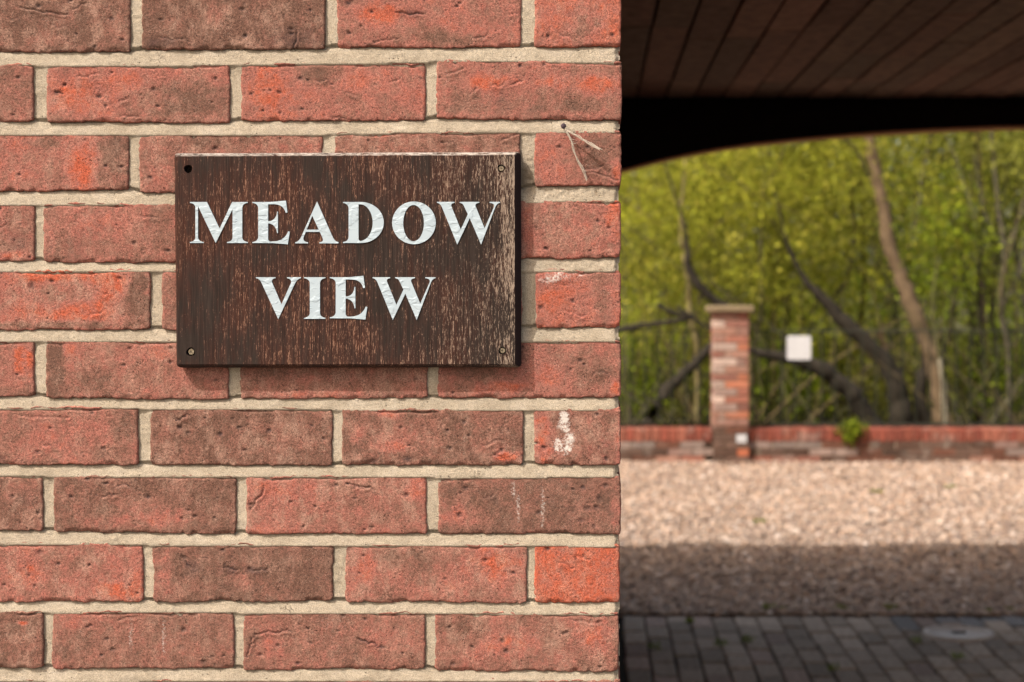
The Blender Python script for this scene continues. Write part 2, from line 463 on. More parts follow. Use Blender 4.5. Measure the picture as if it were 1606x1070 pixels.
# every brick of the front wall that the photograph shows: left, right, top (left,right), bottom (left,right), tone, blobs
# blob: (x, y, rx, ry, channel, amount)   channel o = orange/dull shift, d = dark, w = white
NB = [
 (-84,204,-10,-12,79,79,.10,[(28,12,80,10,'k',1.),(112,14,24,-10,'k',.8),(60,20,60,30,'o',-.1),(80,60,20,10,'o',.2)],'c1'),
 (222,510,-14,-14,76,74,.02,[(462,76,4,-26,'k',1.),(250,60,50,4,'k',.6),(330,30,60,40,'o',-.1),(460,60,40,16,'d',.5),(250,68,25,8,'d',.6),(340,24,20,20,'o',.3)],''),
 (528,818,-15,-16,72,72,.48,[(620,21,46,0,'k',1.1),(585,66,40,-6,'k',.8),(600,20,30,14,'o',.5),(740,50,40,14,'o',.35),(700,58,60,14,'o',-.45),(760,20,30,30,'o',-.2),(640,20,30,6,'d',.6),(548,6,8,5,'d',1.)],''),
 (838,974,-15,-15,71,71,.70,[(915,35,26,30,'o',-.5),(960,55,12,30,'o',.2)],''),
 (-235,52,103,101,189,188,.30,[],''),
 (73,360,102,101,190,190,.45,[(86,143,14,5,'k',1.),(120,120,30,-2,'k',.6),(190,182,30,3,'k',.7),(120,150,45,30,'o',.4),(190,130,40,18,'o',.3),(300,165,60,30,'o',-.5),(150,140,26,12,'d',.35),(100,180,20,10,'o',-.2),(90,146,7,4,'d',1.)],''),
 (378,667,100,97,187,187,.45,[(610,130,20,-8,'k',.6),(520,184,24,2,'k',.7),(420,140,40,34,'o',.4),(560,125,40,16,'o',.35),(500,115,32,16,'o',-.45),(640,160,30,26,'o',.1),(460,180,60,8,'o',.2)],''),
 (684,975,94,97,184,187,.42,[(700,118,30,-12,'k',.7),(800,132,20,-4,'k',.8),(735,150,16,-12,'k',.6),(770,128,40,12,'o',.5),(860,130,30,10,'o',.35),(930,132,40,12,'o',.5),(740,162,40,18,'o',-.25),(900,165,60,12,'o',-.35),(785,155,12,18,'d',.35)],''),
 (-88,201,211,210,301,295,.45,[(130,265,22,40,'o',.45),(178,250,24,44,'o',-.5),(60,240,40,20,'o',.1),(70,225,20,8,'o',-.4)],''),
 (218,505,210,210,300,300,.36,[(330,222,80,10,'o',-.3)],''),
 (525,816,208,206,297,296,.22,[(785,218,30,-8,'k',.8),(600,210,14,4,'o',.9)],''),
 (838,974,207,206,290,289,.42,[(925,270,46,14,'k',.8),(935,240,30,30,'o',-.3),(968,270,8,14,'o',.5),(860,250,22,22,'o',.15),(950,220,10,8,'d',.15)],''),
 (-235,54,320,320,406,407,.34,[(25,380,16,12,'d',.4),(25,400,20,6,'o',.5)],''),
 (68,360,320,320,408,411,.38,[(200,345,14,10,'k',.6),(160,345,60,20,'o',.12),(250,360,20,30,'o',-.2),(205,340,40,20,'o',.1)],''),
 (378,667,319,318,408,408,.3,[],''),
 (685,974,316,315,405,402,.44,[(962,345,14,30,'o',.4),(880,350,40,24,'o',-.05),(822,360,14,40,'o',.25)],''),
 (-60,235,425,424,515,515,.55,[(80,432,60,10,'o',.5),(175,450,28,28,'o',.5),(110,490,60,14,'o',.45),(215,470,20,46,'o',-.75),(50,448,6,6,'d',.8),(110,460,60,16,'o',-.2),(100,510,110,6,'o',-.5)],''),
 (254,540,425,425,515,515,.25,[],''),
 (558,818,425,424,514,514,.35,[],''),
 (840,973,424,424,512,511,.60,[(890,432,30,10,'m',.9),(860,440,16,8,'m',.8),(945,470,12,40,'o',-.4),(870,470,30,20,'o',.2),(849,482,5,4,'d',1.)],''),
 (-232,54,534,535,620,619,.28,[(32,565,10,26,'o',.75),(48,570,7,22,'o',.6),(30,600,26,8,'o',.2)],''),
 (71,358,535,535,622,625,.34,[(84,580,14,40,'o',-.5),(110,550,10,12,'o',.5),(250,555,30,12,'o',.3),(150,600,40,20,'o',-.2)],''),
 (376,670,534,534,623,622,.28,[(500,618,80,6,'o',.4)],''),
 (686,974,534,534,623,622,.40,[(790,606,30,8,'o',.45),(870,590,24,20,'o',.25),(930,580,44,24,'o',-.25),(966,610,9,12,'o',.7),(740,580,40,24,'o',-.25)],''),
 (-70,216,640,639,727,727,.33,[(30,652,80,6,'k',.5),(90,680,50,24,'o',.25),(165,675,16,24,'o',.3),(190,665,24,24,'o',-.3),(5,720,10,6,'d',.5)],''),
 (235,520,641,641,728,729,.08,[(470,690,40,16,'o',.12),(260,700,20,20,'o',.1),(500,690,12,30,'o',-.1)],''),
 (536,821,643,643,728,727,.14,[(775,712,30,16,'k',.8),(770,716,20,-10,'k',.6),(560,680,13,14,'o',.55),(620,700,36,16,'o',.42),(612,650,18,7,'o',.6),(795,716,24,8,'o',.8),(770,700,20,10,'o',.2),(583,724,8,4,'d',.9),(640,720,8,5,'d',.9)],''),
 (838,974,643,641,727,727,.22,[(852,685,16,44,'o',.62),(886,652,8,9,'w',.8),(884,666,11,12,'w',.6),(875,698,8,12,'w',.7),(893,690,9,16,'w',.7),(888,708,10,7,'w',.4),(970,690,6,36,'o',.4),(950,705,16,16,'d',.15)],''),
 (-220,66,743,745,829,831,.16,[(35,780,18,12,'d',.45),(15,775,10,10,'o',.3),(40,745,30,4,'o',.8)],''),
 (84,370,747,746,832,836,.10,[(255,812,50,16,'o',.42),(170,820,50,10,'o',.28),(210,790,30,12,'o',.15),(130,770,8,20,'w',.12)],''),
 (386,669,747,746,836,836,.40,[(392,800,22,-36,'k',1.),(545,758,44,10,'k',.9),(550,764,30,2,'k',.6),(440,770,60,20,'o',.22),(650,765,20,18,'o',.25),(420,830,30,8,'o',.25),(560,800,60,24,'o',-.15),(610,790,30,30,'w',.10)],''),
 (687,974,748,747,836,836,.10,[(760,782,16,-6,'k',.7),(715,810,30,22,'o',.55),(690,780,12,20,'o',.2),(805,765,4,18,'w',.42),(812,795,3.5,26,'w',.46),(851,795,3.5,38,'w',.44),(966,800,9,30,'o',.4),(915,765,4,4,'d',.9),(941,783,4,6,'d',.9),(920,798,6,4,'d',.8),(936,797,5,4,'d',.8),(950,762,5,3,'d',.9),(912,817,5,3,'d',.9),(932,825,3,3,'d',.8)],''),
 (-66,224,852,853,942,941,.46,[(45,900,24,14,'o',.4),(175,925,26,14,'o',.55),(215,915,12,26,'o',.3),(130,880,30,20,'o',-.2),(62,868,5,4,'d',1.)],''),
 (240,522,854,855,942,941,.06,[(350,890,24,4,'k',1.),(395,896,26,-4,'k',1.),(290,880,14,14,'k',.7),(256,900,16,40,'o',.5),(300,892,12,12,'d',.7),(360,894,16,8,'d',.6),(400,894,14,7,'d',.8),(380,915,20,14,'o',.3),(290,875,5,3,'d',1.),(460,900,40,30,'o',-.1)],''),
 (541,826,855,855,942,943,.34,[(570,886,20,26,'o',.35),(775,888,40,26,'o',.55),(690,925,40,16,'o',.2),(640,875,50,14,'o',-.3),(548,861,7,4,'d',.7)],''),
 (838,972,855,856,943,943,.93,[(950,880,20,14,'o',-.1)],''),
 (-220,68,960,959,1046,1046,.10,[(36,977,8,3,'o',.9)],''),
 (82,366,960,959,1047,1047,.26,[(120,975,30,16,'o',.3),(205,995,4,30,'w',.36),(257,1000,3.5,36,'w',.38),(310,1000,40,30,'o',-.05),(285,1015,4,3,'d',.8)],''),
 (381,667,961,960,1049,1047,.25,[(386,1030,14,-34,'k',1.),(400,996,56,-6,'k',.9),(560,1002,32,10,'k',1.1),(425,1010,20,20,'o',.3),(520,975,26,16,'w',.22),(530,1020,14,24,'w',.14),(620,1000,40,24,'o',.2),(570,1006,16,5,'d',.35)],''),
 (682,970,961,963,1050,1052,.30,[(900,975,40,3,'k',.6),(720,975,30,16,'o',-.3),(800,1010,40,16,'o',.4),(930,990,34,26,'o',.38),(870,1035,40,14,'w',.12),(740,1035,30,14,'o',.2),(920,968,50,5,'d',.2)],''),
]
def auto_row(y0, y1, offs, seed):
    r = random.Random(seed); out = []
    x = offs
    while x < 960:
        xr = min(x + 287, 973)
        if xr - x > 60:
            out.append((x, xr, y0 + r.uniform(-1, 1), y0 + r.uniform(-1, 1), y1 + r.uniform(-1, 1), y1 + r.uniform(-1, 1), r.uniform(.1, .5), [], ''))
        x += 304
    return out
ROWS = [(-10, 79), (102, 190), (210, 300), (320, 409), (425, 515), (534, 622), (640, 728), (746, 834), (853, 942), (960, 1048)]
for k in range(1, 4):                     # courses just above and below the frame
    NB += auto_row(-12 - 107.5 * k, 76 - 107.5 * k, 70 - 608 if k % 2 else 222 - 608, k)
    NB += auto_row(960 + 107.2 * k, 1048 + 107.2 * k, 236 - 608 if k % 2 else 82 - 608, 20 + k)
for (a, b), off in zip(ROWS, [-388, -539, -392, -539, -364, -536, -374, -524, -370, -524]):
    NB.append((off, off + 287, a, a, b, b, random.uniform(.1, .5), [], ''))

def make_brick(rec, seed, parent):
    xl, xr, tl, tr, bl, br, tone, blobs, fl = rec
    tl -= 1.2; tr -= 1.2; bl += 2.0; br += 2.0
    vis = xr > -30 and bl > -5 and tl < 1075
    step = 1.6 if vis else 7.0
    nx = max(8, int((xr - xl) / step)); ny = max(6, int((bl - tl) / step))
    s = np.linspace(0, 1, nx + 1); t = np.linspace(0, 1, ny + 1)
    S, T = np.meshgrid(s, t)
    X0 = xl + (xr - xl) * S
    top = tl + (tr - tl) * S; bot = bl + (br - bl) * S
    # wobbly arrises
    top = top + fbm(X0 / 38, S * 0 + seed, 3, 4) * 2.6 + fbm(X0 / 7, S * 0 + seed, 9, 2) * 1.5
    bot = bot + fbm(X0 / 34, S * 0 + seed, 13, 4) * 2.6 + fbm(X0 / 6, S * 0 + seed, 19, 2) * 1.5
    Yp = top + (bot - top) * T
    le = fbm(Yp / 22, Yp * 0 + seed, 23, 3) * 1.8 + fbm(Yp / 5, Yp * 0 + seed, 29, 2) * .7
    re = fbm(Yp / 22, Yp * 0 + seed, 31, 3) * (1.8 if xr < 960 else 1.2) + fbm(Yp / 5, Yp * 0 + seed, 37, 2) * .7
    Xp = X0 + le * (1 - S) + re * S
    # round the corners a little
    cx = np.minimum(S, 1 - S) * (xr - xl); cy = np.minimum(T, 1 - T) * (bl - tl)
    cr = np.clip(1 - (cx + cy) / 9, 0, 1) ** 1.5
    Xp += np.where(S < .5, 1, -1) * cr * 1.6
    Yp += np.where(T < .5, 1, -1) * cr * 1.6
    d = np.minimum(cx, cy)
    r = random.Random(seed * 31 + 5)
    h = fbm(X0 / 70, Yp / 50, seed, 3) * .8 + fbm(X0 / 17, Yp / 13, seed + 3, 3) * .24 + fbm(X0 / 3.4, Yp / 3.4, seed + 5, 2) * .24
    h = h + r.uniform(-.5, .7) + r.uniform(-.6, .6) * (S - .5) - r.uniform(.0, .8) * (1 - T)
    h -= 1.1 * np.exp(-d / 0.9)
    rag = smooth01(vn(X0 / 6, Yp / 6, seed + 21) * 3 - 1.7)
    h -= rag * 1.3 * np.exp(-d / 3.0)
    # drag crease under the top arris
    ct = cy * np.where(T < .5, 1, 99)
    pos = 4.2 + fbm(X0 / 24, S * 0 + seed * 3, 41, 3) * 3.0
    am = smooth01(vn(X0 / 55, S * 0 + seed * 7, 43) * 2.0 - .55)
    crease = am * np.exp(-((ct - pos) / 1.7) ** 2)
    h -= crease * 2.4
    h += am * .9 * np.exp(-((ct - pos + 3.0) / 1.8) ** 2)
    # broken lower arris
    cb = cy * np.where(T > .5, 1, 99)
    am2 = smooth01(vn(X0 / 18, S * 0 + seed * 5, 47) * 3.2 - 2.0)
    h -= am2 * 2.2 * np.exp(-((cb - 1.0) / 3.2) ** 2)
    dark = crease * .42; white = np.zeros_like(h); o = np.full_like(h, tone)  # shade of the crease painted into the dark channel
    # tone shifted towards orange along the arrises
    o = o + .30 * np.exp(-ct / 2.6) * vn(X0 / 30, S * 0 + seed, 53) + .18 * np.exp(-cb / 3.0) * vn(X0 / 20, S * 0 + seed, 59)
    if vis:
        wob = fbm(X0 / 12, Yp / 10, seed + 9, 3)
        for (bx, by, rx, ry, chn, a) in blobs:
            q = ((X0 - bx) / rx) ** 2 + ((Yp - by) / ry) ** 2
            g = np.exp(-np.maximum(q + wob * 1.1, 0) ** 1.2)
            if chn == 'o': o = o + a * g * 1.05
            elif chn == 'd':
                dark = dark + a * g; h -= .7 * a * g * (rx < 12) * 1.6 + .4 * a * g
            elif chn == 'w':
                k = np.exp(-(q * .9 + fbm(X0 / 5, Yp / 5, seed + 11, 2) * .5).clip(0) ** 2)
                white = white + a * k
            elif chn == 'k':
                L2 = rx * rx + ry * ry
                tt = ((X0 - bx) * rx + (Yp - by) * ry) / L2
                wig = fbm(tt * 5 + bx, tt * 0 + by, 65, 3) * min(math.sqrt(L2) * .12, 4.5)
                q = ((X0 - bx) * -ry + (Yp - by) * rx) / math.sqrt(L2) - wig
                env = smooth01(tt / .12 + .5) * smooth01((1 - tt) / .12 + .5)
                h -= a * env * 1.9 * np.exp(-(q / 1.3) ** 2); h += a * env * .8 * np.exp(-((q - 3.2) / 2.6) ** 2)
                dark += a * env * .75 * np.exp(-(q / 1.1) ** 2)
            elif chn == 'm':
                white = white + a * g * .55; h += 1.0 * g
        # pits and blow holes
        for _ in range(int((xr - xl) / 6)):
            bx = r.uniform(xl + 3, xr - 3); by = r.uniform(tl + 4, bl - 3)
            big = r.random() < .16
            rx = r.uniform(2.2, 4.6) if big else r.uniform(1.0, 1.9)
            ry = rx * r.uniform(.45, .9)
            g = np.exp(-(((X0 - bx) / rx) ** 2 + ((Yp - by) / ry) ** 2) ** 1.3)
            h -= g * (1.7 if big else .9); dark += g * (1.1 if big else .8)
        # ragged tears in the face
        for _ in range(r.choice([0, 0, 1, 1, 2])):
            bx = r.uniform(xl + 25, xr - 40); by = r.uniform(tl + 12, bl - 12); L = r.uniform(12, 36)
            yy = by + fbm(X0 / 9, S * 0 + bx, 61, 3) * 7 + (X0 - bx) * r.uniform(-.3, .3)
            env = smooth01((X0 - bx) / 6 + .5) * smooth01((bx + L - X0) / 6 + .5)
            q = Yp - yy
            h -= env * 1.3 * np.exp(-(q / 1.4) ** 2)
            h += env * .7 * np.exp(-((q - 4) / 4) ** 2)
            dark += env * .7 * np.exp(-(q / 1.0) ** 2)
    Xw = (Xp - VX) * DW / F; Zw = CZ - (Yp - VY) * DW / F; Yw = DW - h * .001
    V = np.stack([Xw, Yw, Zw], -1).reshape(-1, 3)
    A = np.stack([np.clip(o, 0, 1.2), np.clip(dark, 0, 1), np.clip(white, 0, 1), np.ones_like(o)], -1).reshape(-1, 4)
    w = nx + 1
    i = (np.arange(ny)[:, None] * w + np.arange(nx)[None]).ravel()
    Q = np.stack([i, i + w, i + w + 1, i + 1], -1)
    ring = np.concatenate([np.arange(0, w), np.arange(1, ny + 1) * w + nx, ny * w + np.arange(nx - 1, -1, -1), np.arange(ny - 1, 0, -1) * w])
    B1 = V[ring].copy(); B1[:, 1] = np.maximum(B1[:, 1], DW) + .004
    B2 = V[ring].copy(); B2[:, 1] = DW + .1
    n0 = len(V); nr = len(ring)
    V = np.concatenate([V, B1, B2]); A = np.concatenate([A, A[ring], A[ring]])
    r1 = n0 + np.arange(nr); r2 = n0 + nr + np.arange(nr)
    def strip(a, b): return np.stack([a, np.roll(a, -1), np.roll(b, -1), b], -1)
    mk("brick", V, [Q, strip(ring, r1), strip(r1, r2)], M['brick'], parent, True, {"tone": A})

# mortar bed of the front wall: a relief sheet that fills the joints
def bed_rows():
    rows = {}
    for rec in NB:
        yc = round(((rec[2] + rec[3] + rec[4] + rec[5]) / 4 - 35) / 107.3)
        rows.setdefault(yc, []).append(rec)
    return {k: sorted(v, key=lambda r: r[0]) for k, v in sorted(rows.items())}
rows = bed_rows()
def make_mortar():
    x = np.arange(-560, 972.5, 2.0); y = np.arange(-335, 1385, 1.8)
    # finer only matters in frame; outside uses the same sheet
    X, Y = np.meshgrid(x, y)
    inside = np.full(X.shape, 99.0)       # distance to nearest brick interior (negative inside)
    up = np.full(X.shape, 99.0); lf = np.full(X.shape, 99.0)
    H = np.full(X.shape, 0.0)
    best = np.full(X.shape, -99.0)
    vfrac = np.full(X.shape, 0.5)
    keys = list(rows)
    bounds = []
    for k in keys:
        rs = rows[k]
        xs = []; ts = []; bs = []
        for rr in rs:
            xs += [rr[0], rr[1]]; ts += [rr[2], rr[3]]; bs += [rr[4], rr[5]]
        T_ = np.interp(x, xs, ts); B_ = np.interp(x, xs, bs)
        bounds.append((T_, B_))
        for rr in rs:
            dx = np.minimum(X - rr[0], rr[1] - X); dy = np.minimum(Y - T_[None], B_[None] - Y)
            best = np.maximum(best, np.minimum(dx, dy))
    isbed = np.zeros(X.shape, bool)
    for a in range(len(keys) - 1):
        B_ = bounds[a][1][None]; T2 = bounds[a + 1][0][None]
        m = (Y > B_ - 3) & (Y < T2 + 3)
        f = (Y - B_) / np.maximum(T2 - B_, 1)
        vfrac = np.where(m, f, vfrac); isbed |= m
    v = np.clip(vfrac, -.1, 1.1)
    bed = -4.3 + 4.1 * np.clip(v, 0, 1) ** .85 - 2.2 * np.exp(-(np.clip(v, 0, 1) / .09) ** 2)
    bed += fbm(X / 60, Y / 20, 71, 3) * .7
    per = np.full(X.shape, -2.3) + fbm(X / 14, Y / 40, 73, 3) * .7
    for k in keys:                         # slope the upright joints to face the sun slightly
        for a, b in zip(rows[k][:-1], rows[k][1:]):
            T_ = min(a[2], b[2]) - 12; B_ = max(a[4], b[4]) + 12
            m = (X > a[1] - 4) & (X < b[0] + 4) & (Y > T_) & (Y < B_)
            fx = (X - a[1]) / max(b[0] - a[1], 1)
            per = np.where(m, per - .9 + 1.6 * np.clip(fx, 0, 1), per)
    H = np.where(isbed, bed, per)
    H = H + fbm(X / 9, Y / 7, 77, 3) * .32
    # smears lapping on to brick edges
    H += np.clip(fbm(X / 30, Y / 12, 79, 2) - .25, 0, 1) * 1.6
    # crumbled mortar right of the board
    rg = np.exp(-(((X - 900) / 85) ** 2 + ((Y - 301) / 13) ** 2)) + np.exp(-(((X - 828) / 12) ** 2 + ((Y - 275) / 30) ** 2)) + .7 * np.exp(-(((X - 900) / 60) ** 2 + ((Y - 421) / 8) ** 2))
    H += rg * fbm(X / 8, Y / 6, 81, 4) * 1.9
    dk = np.clip(np.exp(-(((X - 826) / 16) ** 2 + ((Y - 278) / 22) ** 2)) * .9 + rg * .25 * (vn(X / 9, Y / 7, 83) > .5), 0, 1)
    # shallow return at the corner
    ce = 968.5 + fbm(Y / 9, Y * 0, 85, 3) * 2.6 + fbm(Y / 60, Y * 0, 87, 2) * 1.2
    H -= np.clip((X - ce + 6) / 6, 0, 1) ** 2 * 4
    keep = (best < 5.5) & (X < ce + 1)
    cell = keep[:-1, :-1] | keep[1:, :-1] | keep[:-1, 1:] | keep[1:, 1:]
    W = X.shape[1]
    idx = np.arange(X.size).reshape(X.shape)
    a = idx[:-1, :-1][cell]
    Q = np.stack([a, a + W, a + W + 1, a + 1], -1)
    Vw = np.stack([(X - VX) * DW / F, DW - H * .001, CZ - (Y - VY) * DW / F], -1).reshape(-1, 3)
    A = np.stack([H * 0, dk, H * 0, H * 0 + 1], -1).reshape(-1, 4)
    used = np.unique(Q); rem = np.zeros(X.size, dtype=np.int64); rem[used] = np.arange(len(used))
    return Vw[used], rem[Q], A[used]
Vm, Qm, Am = make_mortar()
front = mk("front_wall", Vm, Qm, M['mortar'], BLD, True, {"tone": Am})
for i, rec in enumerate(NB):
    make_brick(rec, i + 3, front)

def add_box(V, Q, x0, x1, y0, y1, z0, z1):
    n = len(V)
    V += [(x0, y0, z0), (x1, y0, z0), (x1, y1, z0), (x0, y1, z0), (x0, y0, z1), (x1, y0, z1), (x1, y1, z1), (x0, y1, z1)]
    Q += [(n, n + 3, n + 2, n + 1), (n + 4, n + 5, n + 6, n + 7), (n, n + 1, n + 5, n + 4), (n + 1, n + 2, n + 6, n + 5), (n + 2, n + 3, n + 7, n + 6), (n + 3, n, n + 4, n + 7)]

ZLINT = CZ + (VY - 153) * 6.40 / F
XC = P(972, 0, DW)[0]                # corner of the wall
def boxes(name, lst, mat, parent, kind=None):
    V, Q = [], []
    for b in lst: add_box(V, Q, *b)
    o = mk(name, np.array(V), np.array(Q), mat, parent)
    if kind: o['kind'] = kind
    return o
# wall body behind the face, outer reaches of the front wall and passage side walls
XL, ZT, ZB = P(-552, 0, DW)[0], P(0, -330, DW)[2], P(0, 1375, DW)[2]
boxes("wall_core", [(XL - 3, XC - .008, DW + .02, DW + .22, 0.0, 2.79)], M['fmortar'], BLD)
boxes("passage_wall", [(XC - .25, XC - .006, DW + .2205, 6.415, 0, 2.79)], M['fmortar'], BLD)
boxes("passage_wall", [(4.05, 4.3, DW + .2205, 6.415, 0, 2.79)], M['wall2'], BLD)
boxes("front_wing", [(4.05, 8, DW, DW + .22, 0, 2.79)], M['wall2'], BLD)
V, Q = [], []
zc = 0.01; k = 0
while zc < 2.72:
    x = XC - .002 - (0.102 if k % 2 else 0.0)
    if k % 2 and (zc + .065 > ZT or zc < ZB): add_box(V, Q, XC - .104, XC - .002, DW + .0005, DW + .1, zc, zc + .064)
    while x > XL - 3:
        x0, x1 = x - .215, x
        if not (x1 > XL - .01 and zc + .065 < ZT + .02 and zc > ZB - .02) and (zc > ZT - .03 or zc < ZB - .03 or x1 < XL):
            add_box(V, Q, x0, x1, DW + .0005, DW + .1, zc, zc + .064)
        x -= .225
    zc += .0761; k += 1
zc = 2.5
while zc < 2.72:                        # brickwork over the passage mouth
    x = XC + .01
    while x < 7.8:
        add_box(V, Q, x, x + .215, DW + .0005, DW + .1, zc, zc + .064); x += .225
    zc += .0761
for (xa, xb) in ((XC - .0055, XC - .002), (4.046, 4.0495)):       # brick courses on the passage side walls
    zc = .005; k = 0
    while zc < 2.28:
        y = DW + .225 + (.1125 if k % 2 else 0)
        while y < 6.2:
            add_box(V, Q, xa, xb, y, y + .215, zc, zc + .064); y += .225
        zc += .0761; k += 1
oc = mk("outer_brick_courses", np.array(V), np.array(Q), M['wall2'], BLD); oc['kind'] = 'stuff'
boxes("lintel", [(XC, 4.05, DW + .02, DW + .22, ZLINT, 2.79)], M['wall2'], BLD)

# boarded ceiling of the passage
ZC = CZ + (VY - 153) * 6.40 / F
boxes("ceiling_backing", [(XC - .2, 4.2, DW + .2, 6.42, ZC + .03, ZC + .05)], M['hole'], BLD)
ceil = boxes("ceiling", [(XC - .1, 4.1, DW + .24, 6.40, ZC + .0262, ZC + .029)], M['hole'], BLD)
boards = [box_mesh("ceiling_board", .1185, 1, .022, M['ceil'], .003, .0015, s) for s in range(4)]
r = random.Random(4)
pitch = .1275
for c in range(29):
    xc = P(1000, 0, 6.3)[0] + pitch * (c - 1) + .065
    y = 6.395
    first = True
    while y > DW + .3:
        L = r.uniform(.6, 1.5) if y > 4.0 else 1.9
        if first: L *= r.uniform(.3, 1.0); first = False
        y0 = max(y - L, DW + .23)
        g = r.choice([.75, .85, .95, 1.0, 1.1, 1.3])
        red = r.uniform(.92, 1.15)
        o = link("ceiling_board", boards[r.randrange(4)], (xc + r.uniform(-.002, .002), (y + y0) / 2, ZC + .012 + r.uniform(-.003, .003)), ceil,
                 color=(.19 * g * red, .118 * g, .082 * g, 1), scale=(1, (y - y0) - .008, 1))
        y = y0

# rear arch: black beam face with a brown underside
def arch_z(x):
    xs = [946, 976, 1040, 1133, 1210, 1282, 1360, 1443, 1530, 1606, 1690]
    ys = [277, 265, 248, 230, 220.5, 213.5, 207, 202, 198, 196, 195]
    px = x / 6.40 * F + VX
    px = np.where(px > 1690, 3380 - px, px)
    return CZ - (np.interp(px, xs, ys) - VY) * 6.40 / F
xs = np.linspace(XC - .01, 4.05, 90)
za = arch_z(xs)
za = np.convolve(np.pad(za, 3, mode='edge'), np.ones(7) / 7, 'valid')
n = len(xs)
def arch_part(y0, y1, lift, top):
    V = []
    for y in (y0, y1):
        V += [(a, y, b + lift) for a, b in zip(xs, za)] + [(a, y, top) for a in xs]
    Q = []
    for i in range(n - 1):
        Q += [(i, i + 1, n + i + 1, n + i), (2 * n + i, 3 * n + i, 3 * n + i + 1, 2 * n + i + 1), (i, 2 * n + i, 2 * n + i + 1, i + 1), (n + i, n + i + 1, 3 * n + i + 1, 3 * n + i)]
    return np.array(V), np.array(Q)
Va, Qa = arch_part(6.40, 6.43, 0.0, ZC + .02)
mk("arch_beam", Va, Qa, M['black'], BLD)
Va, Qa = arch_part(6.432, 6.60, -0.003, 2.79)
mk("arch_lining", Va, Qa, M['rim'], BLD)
boxes("rear_wall", [(-4, XC - .02, 6.42, 6.60, 0, 2.795)], M['wall2'], BLD)
boxes("rear_wall", [(4.06, 8, 6.42, 6.60, 0, 2.795)], M['wall2'], BLD)
boxes("roof", [(-4.2, 8.2, DW - .02, 6.63, 2.80, 2.88)], M['roof'], BLD)

# ------------------------------------------------------------------ name board
SGN = thing("name_board", P(543, 577, DW - .001), "weathered dark brown wooden sign reading MEADOW VIEW in white letters", "sign")
YS = DW - .017                        # front face of the board
YB = DW - .0025
def PW(px, py, Y): return P(px, py, Y)
SCREWS = [(295, 265, 6.6), (786, 264, 6.2), (299, 552, 6.9), (788, 550, 6.2)]
bm = bmesh.new()
def rrect(c, rad, nseg=4, Y=YS):
    """rounded quad through corners TL TR BR BL"""
    pts = []
    for i in range(4):
        p = Vector(c[i]); a = Vector(c[i - 1]); b = Vector(c[(i + 1) % 4])
        u = (a - p).normalized() * rad; w = (b - p).normalized() * rad
        for k in range(nseg + 1):
            t = k / nseg
            q = (p + u) * (1 - t) ** 2 + p * 2 * t * (1 - t) + (p + w) * t * t
            pts.append(q)
    # subdivide the long edges so they may waver
    out = []
    for i, q in enumerate(pts):
        nx_ = pts[(i + 1) % len(pts)]
        out.append(q)
        if (nx_ - q).length > 40:
            m_ = 45 if (nx_ - q).length > 400 else 28
            for k in range(1, m_): out.append(q.lerp(nx_, k / m_))
    return out
c_in = [(276, 245.6), (807, 243.4), (807.5, 571), (279, 571.5)]
c_mid = [(272.6, 240.8), (810.6, 238.8), (811, 574.5), (276, 575.5)]
c_out = [(271.6, 239.5), (816.0, 237.5), (816.6, 577), (275.2, 577.6)]
rings = []
for cs, rad, Y in ((c_in, 3, YS), (c_mid, 5, YS + .0026), (c_out, 6, YS + .009), (c_out, 6, YB)):
    pts = rrect(cs, rad)
    vs = []
    for q in pts:
        # outlines measured in the picture at the front edge of the board: place all of them at the same metric outline
        w = 0.5 * (float(vn(q.x / 17, q.y / 17, 91)) - .5)
        x, _, z = P(q.x + w, q.y + w, YS)
        vs.append(bm.verts.new((x, Y, z)))
    rings.append(vs)
m_ = min(len(v) for v in rings)
assert all(len(v) == m_ for v in rings), [len(v) for v in rings]
for a, b in zip(rings[:-1], rings[1:]):
    for i in range(m_):
        bm.faces.new((a[i], a[(i + 1) % m_], b[(i + 1) % m_], b[i]))
bm.faces.new(rings[-1])
# front face with screw holes
edges = [bm.edges.get((rings[0][i], rings[0][(i + 1) % m_])) for i in range(m_)]
for (sx, sy, sr) in SCREWS:
    cx, _, cz = P(sx, sy, YS)
    R = sr * YS / F
    ca, cb, cc = [], [], []
    for k in range(20):
        an = k / 20 * 2 * math.pi
        jr = R * (1 + .06 * math.sin(3 * an + sx))
        ca.append(bm.verts.new((cx + jr * math.cos(an), YS, cz + jr * math.sin(an))))
        cb.append(bm.verts.new((cx + R * .98 * math.cos(an), YS + .0036, cz + R * .98 * math.sin(an))))
        cc.append(bm.verts.new((cx + R * .94 * math.cos(an), YS + .009, cz + R * .94 * math.sin(an))))
    for k in range(20):
        j = (k + 1) % 20
        edges.append(bm.edges.new((ca[k], ca[j])))
        bm.faces.new((ca[k], ca[j], cb[j], cb[k])); bm.faces.new((cb[k], cb[j], cc[j], cc[k]))
    bm.faces.new(cc)
bmesh.ops.triangle_fill(bm, use_beauty=True, edges=edges)
bmesh.ops.recalc_face_normals(bm, faces=bm.faces)
me = bm_mesh("board", bm, M['board'])
me.transform(__import__('mathutils').Matrix.Translation(-WO[SGN.name]))
link("board", me, WO[SGN.name], SGN)

